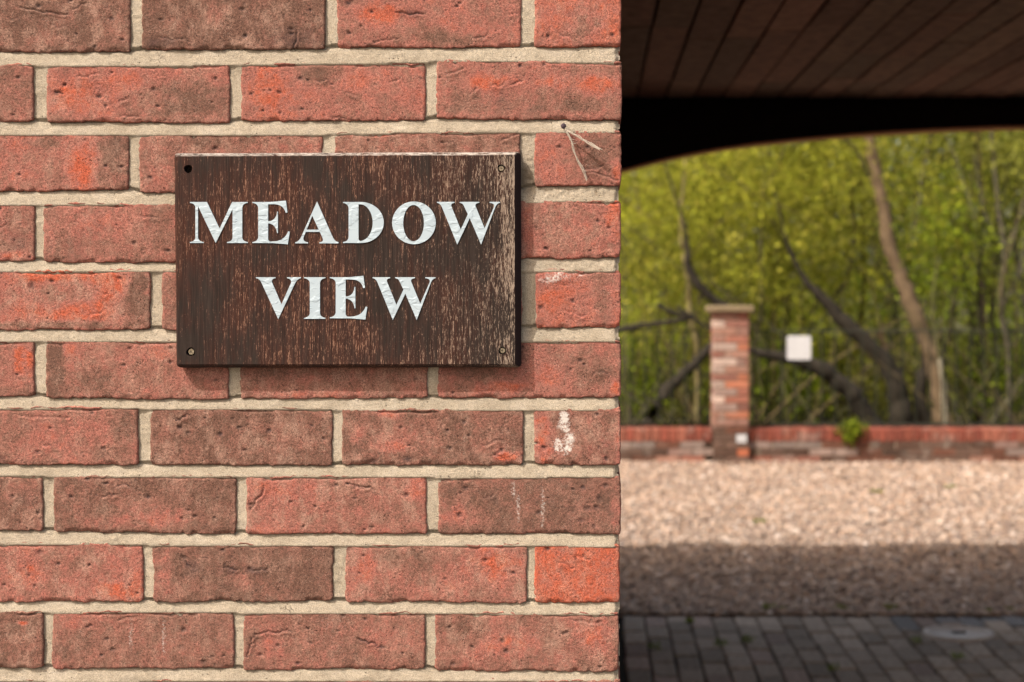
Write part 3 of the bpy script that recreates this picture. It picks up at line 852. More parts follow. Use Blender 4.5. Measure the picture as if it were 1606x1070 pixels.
# cross-head screws (upper left: a near-black piece paints the shade of an empty hole)
for i, (sx, sy, sr) in enumerate(SCREWS):
    depth = .0020 if i else .0062
    cx, _, cz = P(sx, sy, YS)
    R = sr * YS / F * (.70 if i else .6)
    bm = bmesh.new()
    nseg = 24
    ringsz = [(R, depth + .0006), (R * .93, depth), (R * .55, depth - .0002)]
    rg = []
    for rad, dd in ringsz:
        rg.append([bm.verts.new((rad * math.cos(k / nseg * 2 * math.pi), dd, rad * math.sin(k / nseg * 2 * math.pi))) for k in range(nseg)])
    for a, b in zip(rg[:-1], rg[1:]):
        for k in range(nseg): bm.faces.new((a[k], a[(k + 1) % nseg], b[(k + 1) % nseg], b[k]))
    # recessed cross: star ring dropping inward
    star = []
    for k in range(nseg):
        an = k / nseg * 2 * math.pi
        w = .52 if (k % 6) in (0, 1, 5) else .2
        star.append(bm.verts.new((R * w * math.cos(an), depth - .0002, R * w * math.sin(an))))
    low = [bm.verts.new((v.co.x * .7, depth + .0016, v.co.z * .7)) for v in star]
    for k in range(nseg):
        j = (k + 1) % nseg
        bm.faces.new((rg[-1][k], rg[-1][j], star[j], star[k])); bm.faces.new((star[k], star[j], low[j], low[k]))
    bm.faces.new(low)
    bmesh.ops.rotate(bm, verts=bm.verts, cent=(0, 0, 0), matrix=__import__('mathutils').Matrix.Rotation(.5 + i * .9, 3, 'Y'))
    bmesh.ops.recalc_face_normals(bm, faces=bm.faces)
    link("screw", bm_mesh("screw", bm, M['screw'] if i else M['hole']), (cx, YS, cz), SGN)

# letters, outlines in enlarged-photograph units
def path(cmds):
    pts = [Vector(cmds[0])]
    for c in cmds[1:]:
        if len(c) == 2: pts.append(Vector(c))
        elif len(c) == 4:
            a = pts[-1]; q = Vector(c[:2]); b = Vector(c[2:])
            for k in range(1, 9):
                t = k / 8
                pts.append(a * (1 - t) ** 2 + q * 2 * t * (1 - t) + b * t * t)
    return pts
def ell(cx, cy, rx, ry, a0=0, a1=360, n=48):
    return [Vector((cx + rx * math.cos(math.radians(a0 + (a1 - a0) * k / n)), cy + ry * math.sin(math.radians(a0 + (a1 - a0) * k / n)))) for k in range(n + (0 if a1 - a0 == 360 else 1))]
gM = [path([(205, 519), (347, 519), (453, 742), (558, 519), (688, 519), (688, 527), (645, 531, 643, 570), (643, 815), (645, 850, 690, 855), (690, 863), (515, 863), (515, 855), (560, 850, 562, 815), (562, 578), (420, 862), (272, 552), (272, 815), (275, 850, 320, 855), (320, 863), (205, 863), (205, 855), (248, 850, 250, 815), (250, 565), (248, 532, 205, 527)])]
gE = [path([(728, 519), (880, 519), (1009, 507), (1022, 608), (1008, 611), (990, 541, 915, 538), (860, 538), (860, 680), (925, 682, 935, 600), (942, 600), (942, 780), (935, 780), (925, 702, 860, 698), (860, 825), (860, 849, 885, 850), (925, 848), (1000, 838, 1028, 766), (1042, 768), (1025, 874), (900, 864), (728, 863), (728, 855), (772, 850, 777, 815), (777, 570), (775, 532, 728, 527)])]
gA = [path([(1270, 515), (1405, 820), (1420, 850, 1450, 856), (1450, 866), (1290, 866), (1290, 857), (1330, 852, 1318, 825), (1294, 770), (1176, 770), (1160, 808), (1142, 850, 1195, 858), (1195, 866), (1087, 866), (1087, 857), (1118, 852, 1138, 810)]), [Vector(p) for p in ((1230, 634), (1285, 751), (1183, 751))]]
gD = [path([(1488, 519), (1638, 519)]) + ell(1638, 691, 192, 172, -88, 88, 26) + path([(1630, 863), (1488, 863), (1488, 855), (1530, 850, 1535, 815), (1535, 570), (1530, 532, 1488, 527)]),
      [Vector((1618, 539))] + ell(1630, 692, 107, 154, -86, 86, 24) + path([(1636, 846), (1618, 846, 1618, 820)])]
gO = [ell(2083, 694, 183, 179), ell(2080, 696, 87, 152)]
W0 = 1498
gW = [path([(778 + W0, 518), (925 + W0, 518), (925 + W0, 526), (890 + W0, 530, 900 + W0, 558), (978 + W0, 750), (1037 + W0, 622), (1002 + W0, 548), (993 + W0, 529, 968 + W0, 526), (968 + W0, 518), (1133 + W0, 518), (1133 + W0, 526), (1093 + W0, 530, 1103 + W0, 558), (1178 + W0, 740), (1256 + W0, 562), (1268 + W0, 532, 1220 + W0, 526), (1220 + W0, 518), (1306 + W0, 518), (1306 + W0, 526), (1282 + W0, 530, 1268 + W0, 560), (1148 + W0, 876), (1053 + W0, 655), (948 + W0, 876), (822 + W0, 568), (808 + W0, 530, 778 + W0, 526)])]
OY = (400 - 220) * 5.35
gV = [path([(758, 187), (922, 187), (922, 195), (885, 200, 893, 230), (972, 415), (1050, 240), (1064, 203, 1018, 195), (1018, 187), (1135, 187), (1135, 195), (1105, 200, 1085, 240), (945, 538), (805, 235), (790, 200, 758, 195)])]
gI = [path([(1160, 187), (1340, 187), (1340, 195), (1300, 200, 1295, 235), (1295, 490), (1300, 522, 1340, 528), (1340, 536), (1160, 536), (1160, 528), (1205, 522, 1210, 490), (1210, 235), (1205, 200, 1160, 195)])]
def shift(g, dx, dy): return [[p + Vector((dx, dy)) for p in l] for l in g]
letters = [("letter_m", gM), ("letter_e", gE), ("letter_a", gA), ("letter_d", gD), ("letter_o", gO), ("letter_w", gW),
           ("letter_v", shift(gV, 0, OY)), ("letter_i", shift(gI, 0, OY)), ("letter_e", shift(gE, 650, OY - 332)), ("letter_w", shift(gW, -540, OY - 331))]
def letter(name, loops):
    bm = bmesh.new()
    YL = YS - .0009
    eds = []; lps = []
    for lp in loops:
        clean = []
        for q in lp:
            if not clean or (q - clean[-1]).length > 1.5: clean.append(q)
        if (clean[0] - clean[-1]).length < 1.5: clean.pop()
        vs = []
        for q in clean:
            x, _, z = P(260 + q.x / 5.35, 220 + q.y / 5.35, YS)
            vs.append(bm.verts.new((x, YL, z)))
        for i in range(len(vs)): eds.append(bm.edges.new((vs[i], vs[(i + 1) % len(vs)])))
        lps.append(vs)
    bmesh.ops.triangle_fill(bm, use_beauty=True, edges=eds)
    for vs in lps:
        bk = [bm.verts.new((v.co.x, YS + .0003, v.co.z)) for v in vs]
        for i in range(len(vs)):
            j = (i + 1) % len(vs)
            bm.faces.new((vs[i], vs[j], bk[j], bk[i]))
    bmesh.ops.recalc_face_normals(bm, faces=bm.faces)
    for f in bm.faces:                      # front faces look at -Y
        if abs(f.normal.y) > .9 and f.normal.y > 0: f.normal_flip()
    c = sum((v.co for v in bm.verts), Vector()) / len(bm.verts)
    for v in bm.verts: v.co -= c
    link(name, bm_mesh(name, bm, M['vinyl']), c, SGN)
for nm, g in letters: letter(nm, g)

# ------------------------------------------------------------------ nail and frayed string
def tube(pts, radii, seg=6, close=True):
    pts = [Vector(p) for p in pts]
    V = []; Q = []
    for i, p in enumerate(pts):
        d = (pts[min(i + 1, len(pts) - 1)] - pts[max(i - 1, 0)]).normalized()
        a = d.cross(Vector((0, 0, 1)) if abs(d.z) < .9 else Vector((1, 0, 0))).normalized(); b = d.cross(a)
        for k in range(seg):
            an = k / seg * 2 * math.pi
            V.append(tuple(p + (a * math.cos(an) + b * math.sin(an)) * radii[i]))
    for i in range(len(pts) - 1):
        for k in range(seg):
            j = (k + 1) % seg
            Q.append((i * seg + k, i * seg + j, (i + 1) * seg + j, (i + 1) * seg + k))
    return V, Q
def merge(parts):
    V = []; Q = []
    for v, q in parts:
        n_ = len(V); V += list(v); Q += [tuple(i + n_ for i in f) for f in q]
    return np.array(V), np.array(Q)

n0 = Vector(P(884, 199, DW))
NAIL = thing("nail", tuple(n0), "small dark nail driven into the mortar right of the wooden sign", "nail")
bm = bmesh.new()
bmesh.ops.create_uvsphere(bm, u_segments=14, v_segments=8, radius=.0031)
for v in bm.verts: v.co.y *= .55
link("nail_head", bm_mesh("nail_head", bm, M['nail']), n0 + Vector((0, -.0075, 0)), NAIL)
v_, q_ = tube([n0 + Vector((0, -.007, 0)), n0 + Vector((0, .006, 0))], [.0016, .0016], 8)
mk("nail_shank", v_, np.array(q_), M['nail'], NAIL, True)
rs = random.Random(9)
def strand(a, b, ya, yb, n_=14, wob=1.2, r0=.0005):
    pts = []
    ph = rs.uniform(0, 6)
    for k in range(n_ + 1):
        t = k / n_
        e = math.sin(t * math.pi)
        pts.append(P(a[0] + (b[0] - a[0]) * t + e * math.sin(t * 9 + ph) * wob + rs.uniform(-.3, .3), a[1] + (b[1] - a[1]) * t + e * math.cos(t * 8 + ph) * wob * .8, DW - (ya + (yb - ya) * t) + rs.uniform(-.0003, .0003)))
    return tube(pts, [r0 * rs.uniform(.7, 1.1)] * (n_ + 1), 5)
parts = []
for k in range(6):
    o1 = rs.uniform(-1.8, 1.8)
    parts.append(strand((886 + o1 * .6, 200), (920 + o1, 284 - abs(o1) * 3), .008, .006 + rs.uniform(-.001, .003), wob=rs.uniform(1.6, 4.2), r0=rs.uniform(.00022, .00048)))
for k in range(6):
    o1 = rs.uniform(-1.8, 1.8)
    parts.append(strand((889 + o1, 204), (945 - abs(o1) * 3, 235 + o1 * .6), .008, .016 + rs.uniform(-.002, .002), wob=rs.uniform(1.4, 3.6), r0=rs.uniform(.00022, .00048)))
for k in range(9):                        # frayed ends standing off
    t = rs.random(); a = (889 + 40 * t, 206 + 22 * t) if k % 2 else (888 + 26 * t, 208 + 60 * t)
    parts.append(strand(a, (a[0] + rs.uniform(2, 9), a[1] + rs.uniform(-7, 6)), .010, .012, 6, .8, .00025))
V_, Q_ = merge(parts)
tag(mk("string", V_, Q_, M['string'], None, True), "frayed pale string in two ends tied round the small nail", "string")

# ------------------------------------------------------------------ block paving of the passage
pm = []
for s in range(5): pm.append(box_mesh("paver", .094, 1, .06, M['paver'], .006, .0015, s + 50))
r = random.Random(21)
rowsY = [6.50]
for _k in range(9): rowsY.append(rowsY[-1] - .2)
y_ = rowsY[-1]
pitchx = .1015
x00 = P(1010, 0, CZ * F / (967 - VY))[0]
cnt = 0
for j in range(len(rowsY) - 1):
    ya, yb = rowsY[j], rowsY[j + 1]
    for c in range(-1, 25):
        if cnt >= 295: break
        xc = x00 + pitchx * (c + .5) + r.uniform(-.002, .002)
        g = r.uniform(.7, 1.3)
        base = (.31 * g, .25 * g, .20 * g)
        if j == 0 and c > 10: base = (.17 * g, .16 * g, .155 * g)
        if r.random() < .15: base = (.30 * g, .225 * g, .185 * g)
        ddy = r.uniform(-.006, .006) + (.5 * (ya - yb) if (c % 2 and j) else 0)
        if c % 2 and j == 0: ddy = 0
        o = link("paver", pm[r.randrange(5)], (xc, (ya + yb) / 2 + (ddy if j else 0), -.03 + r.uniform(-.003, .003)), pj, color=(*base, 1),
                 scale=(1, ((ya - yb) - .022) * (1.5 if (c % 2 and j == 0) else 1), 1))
        if c % 2 and j == 0: o.location.y -= .25 * (ya - yb)
        o.rotation_euler = (r.uniform(-.012, .012), r.uniform(-.03, .03), r.uniform(-.02, .02))
        cnt += 1
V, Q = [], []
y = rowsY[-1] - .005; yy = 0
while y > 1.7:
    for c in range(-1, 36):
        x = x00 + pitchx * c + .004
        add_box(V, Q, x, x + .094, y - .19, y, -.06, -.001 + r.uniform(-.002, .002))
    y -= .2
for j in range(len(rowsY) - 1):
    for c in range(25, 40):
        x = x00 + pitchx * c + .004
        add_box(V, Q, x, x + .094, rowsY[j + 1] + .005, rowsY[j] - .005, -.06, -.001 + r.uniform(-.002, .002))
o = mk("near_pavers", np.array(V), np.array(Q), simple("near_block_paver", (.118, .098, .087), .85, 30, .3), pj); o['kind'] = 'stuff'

# drain cover
dc = P(1503, 995, CZ * F / (995 - VY)); DC = (dc[0], dc[1], 0.0)
DR = thing("drain_cover", DC, "round pale grey drain cover set flush in the dark block paving", "drain cover")
def disc(rad_prof, seg=40, sy=1.0):
    V = []; Q = []
    for (rad, z) in rad_prof:
        for k in range(seg):
            an = k / seg * 2 * math.pi
            V.append((DC[0] + rad * math.cos(an), DC[1] + rad * sy * math.sin(an), z))
    for i in range(len(rad_prof) - 1):
        for k in range(seg):
            j = (k + 1) % seg
            Q.append((i * seg + k, i * seg + j, (i + 1) * seg + j, (i + 1) * seg + k))
    return np.array(V), np.array(Q)
v_, q_ = disc([(.152, -.02), (.152, .010), (.146, .0125), (.132, .0125), (.130, .006), (.0, .008)], sy=.82)
mk("cover_plate", v_, q_, M['cover'], DR, False)
boxes("lifting_slot", [(DC[0] - .028, DC[0] + .030, DC[1] - .018, DC[1] + .012, .0075, .0115)], M['pjoint'], DR)

# ------------------------------------------------------------------ gravel
ico = bmesh.new(); bmesh.ops.create_icosphere(ico, subdivisions=1, radius=1)
IV = np.array([v.co[:] for v in ico.verts]); IF = np.array([[v.index for v in f.verts] for f in ico.faces]); ico.free()
def stones(n_, x0, x1, y0, y1, smin, smax, seed, fn=None):
    R = np.random.RandomState(seed)
    yy = y0 + (y1 - y0) * R.rand(n_) ** 1.25
    lo = np.maximum(x0, -.3 - .5 * (yy - 6.5) * (R.rand(n_) < .4)); hi = np.minimum(x1, .6 + yy * .36)
    xx = lo + (hi - lo) * R.rand(n_)
    sz = (smin + (smax - smin) * R.rand(n_) ** 2)
    sc = sz[:, None] * np.stack([.75 + .6 * R.rand(n_), .75 + .6 * R.rand(n_), .35 + .4 * R.rand(n_)], -1)
    an = R.rand(n_) * 6.28; tl = (R.rand(n_) - .5) * .9
    V = IV[None] * (1 + .25 * (R.rand(n_, len(IV), 1) - .5)) * sc[:, None]
    c, s = np.cos(tl)[:, None], np.sin(tl)[:, None]
    V = np.stack([V[..., 0] * c - V[..., 2] * s, V[..., 1], V[..., 0] * s + V[..., 2] * c], -1)
    c, s = np.cos(an)[:, None], np.sin(an)[:, None]
    V = np.stack([V[..., 0] * c - V[..., 1] * s, V[..., 0] * s + V[..., 1] * c, V[..., 2]], -1)
    zz = .002 + .010 * R.rand(n_) + .012 * (fbm(xx * 1.7, yy * 1.7, 3) > 0) * R.rand(n_)
    V += np.stack([xx, yy, zz], -1)[:, None]
    Fc = IF[None] + (np.arange(n_) * len(IV))[:, None, None]
    pal = np.array([(.34, .25, .19), (.29, .215, .17), (.42, .33, .265), (.22, .155, .125), (.33, .22, .155), (.52, .44, .385), (.13, .10, .085), (.29, .24, .21)])
    col = pal[R.choice(len(pal), n_, p=[.24, .2, .16, .12, .12, .06, .05, .05])] * (.68 + .6 * R.rand(n_, 1))
    A = np.ones((n_, len(IV), 4)); A[..., :3] = col[:, None]
    return V.reshape(-1, 3), Fc.reshape(-1, 3), A.reshape(-1, 4)
V_, F_, A_ = stones(56000, -2.2, 6, YP + .012, YG + .12, .008, .021, 3)
g = mk("gravel", V_, F_, M['stone'], None, False, {"tone": A_}); tag(g, "pinkish beige loose gravel covering the yard", "gravel", kind='stuff')

# ------------------------------------------------------------------ garden wall, pier, railings
fb = [box_mesh("garden_brick", .2, .094, .056, M['fbrick'], .004, .0025, s) for s in range(4)]
hb = [box_mesh("garden_header", .094, .2, .056, M['fbrick'], .004, .0025, s + 9) for s in range(4)]
cbm = [box_mesh("coping_brick", .0695, .222, .108, M['fbrick'], .006, .003, s + 19) for s in range(4)]
r = random.Random(33)
def bcol(kind='red'):
    g = r.uniform(.8, 1.2)
    if kind == 'red': c = r.choice([(.23, .095, .068), (.19, .088, .068), (.26, .14, .105), (.22, .12, .095)])
    elif kind == 'orange': c = r.choice([(.40, .13, .07), (.36, .14, .085)])
    elif kind == 'cope': c = r.choice([(.19, .055, .038), (.21, .065, .044), (.165, .05, .036), (.22, .08, .055)])
    elif kind == 'pale': c = r.choice([(.36, .27, .23), (.30, .21, .18)])
    else: c = r.choice([(.08, .047, .035), (.065, .04, .03), (.11, .068, .052), (.11, .05, .034)])
    return (c[0] * g, c[1] * g, c[2] * g, 1)
PX0 = P(1119, 0, YG)[0]; PWID = .302
PIER = thing("brick_pier", (PX0 + PWID / 2, YG + PWID / 2, 0), "square red brick gate pier with a stone cap rising from the low wall", "pier")
boxes("mortar_core", [(PX0 + .006, PX0 + PWID - .006, YG + .006, YG + PWID - .006, 0, 1.282)], M['fmortar'], PIER)
ch = .0645
for k in range(20):
    z = ch * (k + .5) - .002
    old = 'dull' if k < 5 else None
    def cc(right): return bcol('dull' if (old and r.random() < .7) else ('orange' if (right and r.random() < .3) else 'red'))
    sw = k % 2
    xs_, xh = (PX0 + .1, PX0 + .255) if sw else (PX0 + .202, PX0 + .047)
    link("brick", fb[r.randrange(4)], (xs_, YG + .047, z), PIER, bcol('pale') if (sw and k > 4 and r.random() < .4) else cc(not sw))
    link("brick", hb[r.randrange(4)], (xh, YG + .1, z), PIER, bcol('pale') if (not sw and k > 4 and r.random() < .75) else cc(sw))
    link("brick", fb[r.randrange(4)], (PX0 + PWID - (xs_ - PX0), YG + .255, z), PIER, cc(0))
    link("brick", hb[r.randrange(4)], (PX0 + PWID - (xh - PX0), YG + .202, z), PIER, cc(0))
boxes("corbel", [(PX0 - .004, PX0 + PWID + .004, YG - .004, YG + PWID + .004, 1.283, 1.295)], M['wall2'], PIER)
me = box_mesh("cap_stone", .385, .385, .052, M['cap'], .008, .004, 3)
link("cap_stone", me, (PX0 + PWID / 2, YG + PWID / 2, 1.322), PIER)
pl = P(1163, 688, YG - .004)
PL = thing("small_plate", pl, "small white square plate low on the brick pier", "plate")
link("plate_face", box_mesh("plate_face", .085, .004, .07, M['plate'], .001), (pl[0], YG - .005, pl[2]), PL)
link("screw_head", box_mesh("screw_head", .008, .003, .008, M['screw'], .001), (pl[0], YG - .0085, pl[2]), PL)

YWL = YG + .065
def low_wall(x0, x1, label):
    W = thing("low_wall", ((x0 + x1) / 2, YWL + .1, 0), label, "wall", "low garden walls either side of the pier")
    boxes("mortar_core", [(x0, x1, YWL + .008, YWL + .212, 0, .27)], M['fmortar'], W)
    z = .0
    for k in range(3):
        x = x0 + (.105 if k % 2 else 0)
        while x + .2 <= x1 + .05:
            pale = r.random() < .28 and k > 0
            c = bcol('dull')
            if pale: c = tuple(min(v * 1.4 + .07, .4) for v in c[:3]) + (1,)
            if k == 0 and r.random() < .5: c = bcol('red')
            link("brick", fb[r.randrange(4)], (x + .1, YWL + .047, k * .062 + .03), W, c)
            x += .211
    x = x0 + .035
    while x < x1 - .03:
        link("coping_brick", cbm[r.randrange(4)], (x, YWL + .108, .24 + r.uniform(-.003, .003)), W, bcol('cope'))
        x += .0745
    return W
XLW0, XRW1 = -1.4, 6.9
low_wall(XLW0, PX0 - .003, "low brick wall with red coping left of the brick pier")
low_wall(PX0 + PWID + .003, XRW1, "long low brick wall with red coping right of the brick pier")

barm = box_mesh("railing_bar", .015, .015, .80, M['iron'], .002)
def railing(x0, x1, label):
    R_ = thing("railing", ((x0 + x1) / 2, YWL + .12, .295), label, "railing", "iron railings on the low walls")
    zt = P(0, 519, YWL + .12)[2]; zb = .318
    boxes("rail", [(x0, x1, YWL + .112, YWL + .128, zt - .007, zt + .007)], M['iron'], R_)
    boxes("rail", [(x0, x1, YWL + .112, YWL + .128, zb - .01, zb + .01)], M['iron'], R_)
    x = x0 + .06
    while x < x1:
        link("bar", barm, (x, YWL + .12, .72), R_)
        x += .1165
railing(XLW0, PX0 - .01, "dark iron railing standing on the wall left of the brick pier")
railing(PX0 + PWID + .01, XRW1, "dark iron railing right of the pier carrying the square white sign")

ws = P(1253, 545.5, YWL + .1)
WS = thing("white_sign", ws, "square white sign with rounded corners fixed to the iron railing", "sign")
bm = bmesh.new()
R0 = .104; vs = []
for (sx, sy) in ((1, 1), (-1, 1), (-1, -1), (1, -1)):
    a0 = {(1, 1): 0, (-1, 1): 90, (-1, -1): 180, (1, -1): 270}[(sx, sy)]
    for k in range(6):
        an = math.radians(a0 + k * 18)
        vs.append(bm.verts.new((sx * (R0 - .018) + .018 * math.cos(an), 0, sy * (R0 - .018) + .018 * math.sin(an))))
f = bm.faces.new(vs)
ex = bmesh.ops.extrude_face_region(bm, geom=[f])
for v in ex['geom']:
    if isinstance(v, bmesh.types.BMVert): v.co.y += .004
bmesh.ops.recalc_face_normals(bm, faces=bm.faces)
link("sign_plate", bm_mesh("sign_plate", bm, M['plate']), ws, WS)
boxes("bracket", [(ws[0] - .09, ws[0] + .09, ws[1] + .005, ws[1] + .014, ws[2] + .02, ws[2] + .04)], M['iron'], WS)

# ------------------------------------------------------------------ leaves and plants
def leaf_quads(C, size, R, up=0.0, asp=.55):
    """C (n,3) centres -> leaf rhombi (two triangles each, folded)"""
    n_ = len(C)
    d = R.randn(n_, 3); d[:, 2] += up; d /= np.linalg.norm(d, axis=1)[:, None]
    e = R.randn(n_, 3); e -= (e * d).sum(1)[:, None] * d; e /= np.linalg.norm(e, axis=1)[:, None]
    nn = np.cross(d, e)
    L = size * (.6 + .8 * R.rand(n_, 1))
    V = np.stack([C - d * L * .5, C + e * L * asp * .5 + nn * L * .08, C + d * L * .5, C - e * L * asp * .5 + nn * L * .08], 1)
    Fq = np.arange(n_ * 4).reshape(n_, 4)
    T = np.concatenate([Fq[:, [0, 1, 2]], Fq[:, [0, 2, 3]]])
    return V.reshape(-1, 3), T
LP = {
 'lime': np.array([(.35, .36, .04), (.28, .30, .035), (.42, .39, .065), (.19, .20, .03)]),
 'green': np.array([(.20, .26, .025), (.15, .20, .02), (.30, .36, .03), (.09, .12, .015)]),
 'olive': np.array([(.27, .28, .055), (.21, .21, .05), (.34, .35, .06), (.15, .15, .035)]),
 'dark': np.array([(.045, .065, .012), (.06, .085, .014), (.035, .05, .010), (.09, .12, .018)]),
 'warm': np.array([(.28, .17, .05), (.22, .13, .05), (.30, .22, .06), (.18, .15, .05)]),
}
def leaf_cols(n_, pal, R, cl):
    """cl: clump id per leaf, tone varies by clump and leaf"""
    base = LP[pal]
    pick = (cl * 7 + (R.rand(n_) < .35) * R.randint(0, 4, n_)) % 4
    c = base[pick] * (.88 + .24 * R.rand(n_, 1)) * (.6 + .75 * hashn(cl, cl * 3, 5)[:, None])
    A = np.ones((n_, 4, 4)); A[..., :3] = c[:, None]
    return A.reshape(-1, 4)
def clumps(n_c, per, cfun, spread, R):
    C0 = cfun(n_c, R)
    ids = np.repeat(np.arange(n_c), per)
    s_ = spread * (.5 + R.rand(n_c))
    C = C0[ids] + R.randn(len(ids), 3) * s_[ids][:, None] * np.array([1, 1, .8])
    return C, ids

def crown_mesh(parent, name, n_c, per, cfun, spread, size, pal, seed, zmin=.02, parent_kind=None):
    R = np.random.RandomState(seed)
    C, ids = clumps(n_c, per, cfun, spread, R)
    k = (C[:, 2] > zmin) & (C[:, 1] > YG + .55)
    C = C[k]; ids = ids[k]
    V, T = leaf_quads(C, size, R)
    return mk(name, V, T, M['leaf'], parent, False, {"tone": leaf_cols(len(C), pal, R, ids)})

def bark_tube(pts, rads, col, seg=8):
    # resample with wobble
    P_ = [Vector(p) for p in pts]
    out, rr = [], []
    for i in range(len(P_) - 1):
        p0, p1, p2, p3 = P_[max(i - 1, 0)], P_[i], P_[i + 1], P_[min(i + 2, len(P_) - 1)]
        for k in range(5):
            t = k / 5
            q = .5 * ((2 * p1) + (p2 - p0) * t + (2 * p0 - 5 * p1 + 4 * p2 - p3) * t * t + (3 * p1 - p0 - 3 * p2 + p3) * t ** 3)
            out.append(q + Vector((random.uniform(-1, 1), random.uniform(-1, 1), 0)) * rads[i] * .2)
            rr.append((rads[i] * (1 - t) + rads[i + 1] * t) * random.uniform(.93, 1.07))
    out.append(P_[-1]); rr.append(rads[-1])
    v, q = tube(out, rr, seg)
    return v, q, out

def trunk_mesh(parent, specs, name="trunk"):
    V = []; Q = []; A = []
    for pts, rads, col in specs:
        v, q, _ = bark_tube(pts, rads, col)
        n_ = len(V); V += v; Q += [tuple(i + n_ for i in f) for f in q]; A += [(*col, 1)] * len(v)
    return mk(name, np.array(V), np.array(Q), M['bark'], parent, True, {"tone": np.array(A)})

def limb(pxs, Y, rads_px, col, dy=0.0):
    rads_px = [q * .86 for q in rads_px]
    n_ = len(pxs)
    return ([P(p[0], p[1], Y + dy * i / max(n_ - 1, 1)) for i, p in enumerate(pxs)], [q * Y / F for q in rads_px], col)
TAN = (.115, .08, .048); DARK = (.022, .018, .013); GREY = (.085, .075, .05); MOSS = (.075, .07, .03); PALE = (.20, .18, .13)
def region(Y0, Y1, px0, px1, py0, py1, keep=None):
    def f(n_, R):
        Y = Y0 + (Y1 - Y0) * R.rand(n_)
        px = px0 + (px1 - px0) * R.rand(n_); py = py0 + (py1 - py0) * R.rand(n_)
        return np.stack([(px - VX) * Y / F, Y, CZ - (py - VY) * Y / F], -1)
    return f
def ellip(c, rx, ry, rz):
    c = np.array(c)
    def f(n_, R):
        d = R.randn(n_, 3); d /= np.linalg.norm(d, axis=1)[:, None]
        return c + d * (R.rand(n_, 1) ** .45) * np.array([rx, ry, rz])
    return f

TG = "woodland trees behind the railings"
def base_pt(px, Y): return (P(px, 0, Y)[0], Y, -.03)
# leaning pale trunk
T1 = thing("leaning_tree", base_pt(1476, 14.7), "tall tree with a pale tan trunk leaning left behind the railing", "tree", TG)
trunk_mesh(T1, [limb([(1478, 672), (1474, 620), (1462, 560), (1438, 500), (1415, 440), (1395, 380), (1383, 310), (1368, 240), (1350, 160), (1330, 40), (1300, -160)], 14.7, [19, 16, 15, 15, 14, 13, 12, 11, 9, 7, 4], TAN),
                limb([(1470, 600), (1490, 520), (1500, 440), (1520, 330), (1530, 200), (1545, 60)], 15.7, [8, 7, 6, 5, 4, 3], MOSS, .6),
                limb([(1412, 430), (1440, 330), (1455, 230), (1490, 120)], 15.5, [5, 4, 3.4, 2.5], GREY, .4),
                limb([(1385, 320), (1350, 250), (1320, 210), (1260, 150)], 15.5, [5, 4, 3, 2], GREY, -.3)])
crown_mesh(T1, "crown", 230, 40, ellip(P(1430, 120, 15.9), 2.6, 1.9, 1.9), .17, .046, 'olive', 1)
# dark limbed willow
T2 = thing("dark_willow", base_pt(1415, 16.5), "dark mossy willow with low limbs sprawling left behind the square white sign", "tree", TG)
trunk_mesh(T2, [limb([(1418, 675), (1408, 620), (1390, 570), (1352, 530), (1318, 500), (1288, 465), (1262, 438), (1235, 380), (1215, 300)], 14.6, [22, 20, 17, 15, 13, 10, 6, 3, 2], DARK),
                limb([(1400, 610), (1420, 585), (1395, 555), (1378, 520)], 16.0, [8, 8, 6, 5], TAN, -.3),
                limb([(1372, 675), (1352, 640), (1325, 608), (1290, 580), (1250, 565), (1205, 556), (1172, 548), (1120, 520), (1060, 480)], 13.2, [19, 18, 16, 15, 12, 9, 6, 4, 3], DARK),
                limb([(1450, 675), (1443, 620), (1452, 560), (1447, 500), (1420, 440)], 14.8, [15, 13, 9, 6, 4], DARK),
                limb([(1300, 480), (1330, 430), (1340, 350), (1325, 260)], 16.2, [6, 5, 4, 3], MOSS),
                limb([(1240, 470), (1180, 470), (1130, 480)], 16.2, [3, 3, 2], (.25, .2, .05))])
crown_mesh(T2, "crown", 720, 44, ellip(P(1270, 310, 16.4), 2.5, 1.9, 1.9), .16, .046, 'lime', 2)
# left willow
T3 = thing("left_willow", base_pt(1010, 15.8), "yellow green willow with dark crooked branches left of the brick pier", "tree", TG)
trunk_mesh(T3, [limb([(1010, 680), (1040, 620), (1100, 560), (1150, 500), (1120, 470), (1098, 450), (1080, 420), (1075, 360), (1040, 250)], 14.4, [15, 12, 9, 7, 8, 9, 8, 3, 1.5], DARK),
                limb([(960, 520), (1000, 512), (1040, 507), (1085, 498)], 13.4, [6, 6, 5, 5], DARK),
                limb([(1030, 478), (1060, 492), (1090, 496)], 13.4, [4, 5, 4], DARK),
                limb([(1092, 660), (1094, 560), (1082, 490), (1080, 440), (1068, 360), (1075, 250)], 15.0, [5, 5, 6, 5, 4, 3], (.19, .155, .07)),
                limb([(1120, 470), (1170, 500), (1210, 540)], 15.9, [9, 7, 4], DARK)])
crown_mesh(T3, "crown", 700, 44, ellip(P(1060, 330, 16.0), 2.3, 1.9, 1.8), .16, .046, 'lime', 3)
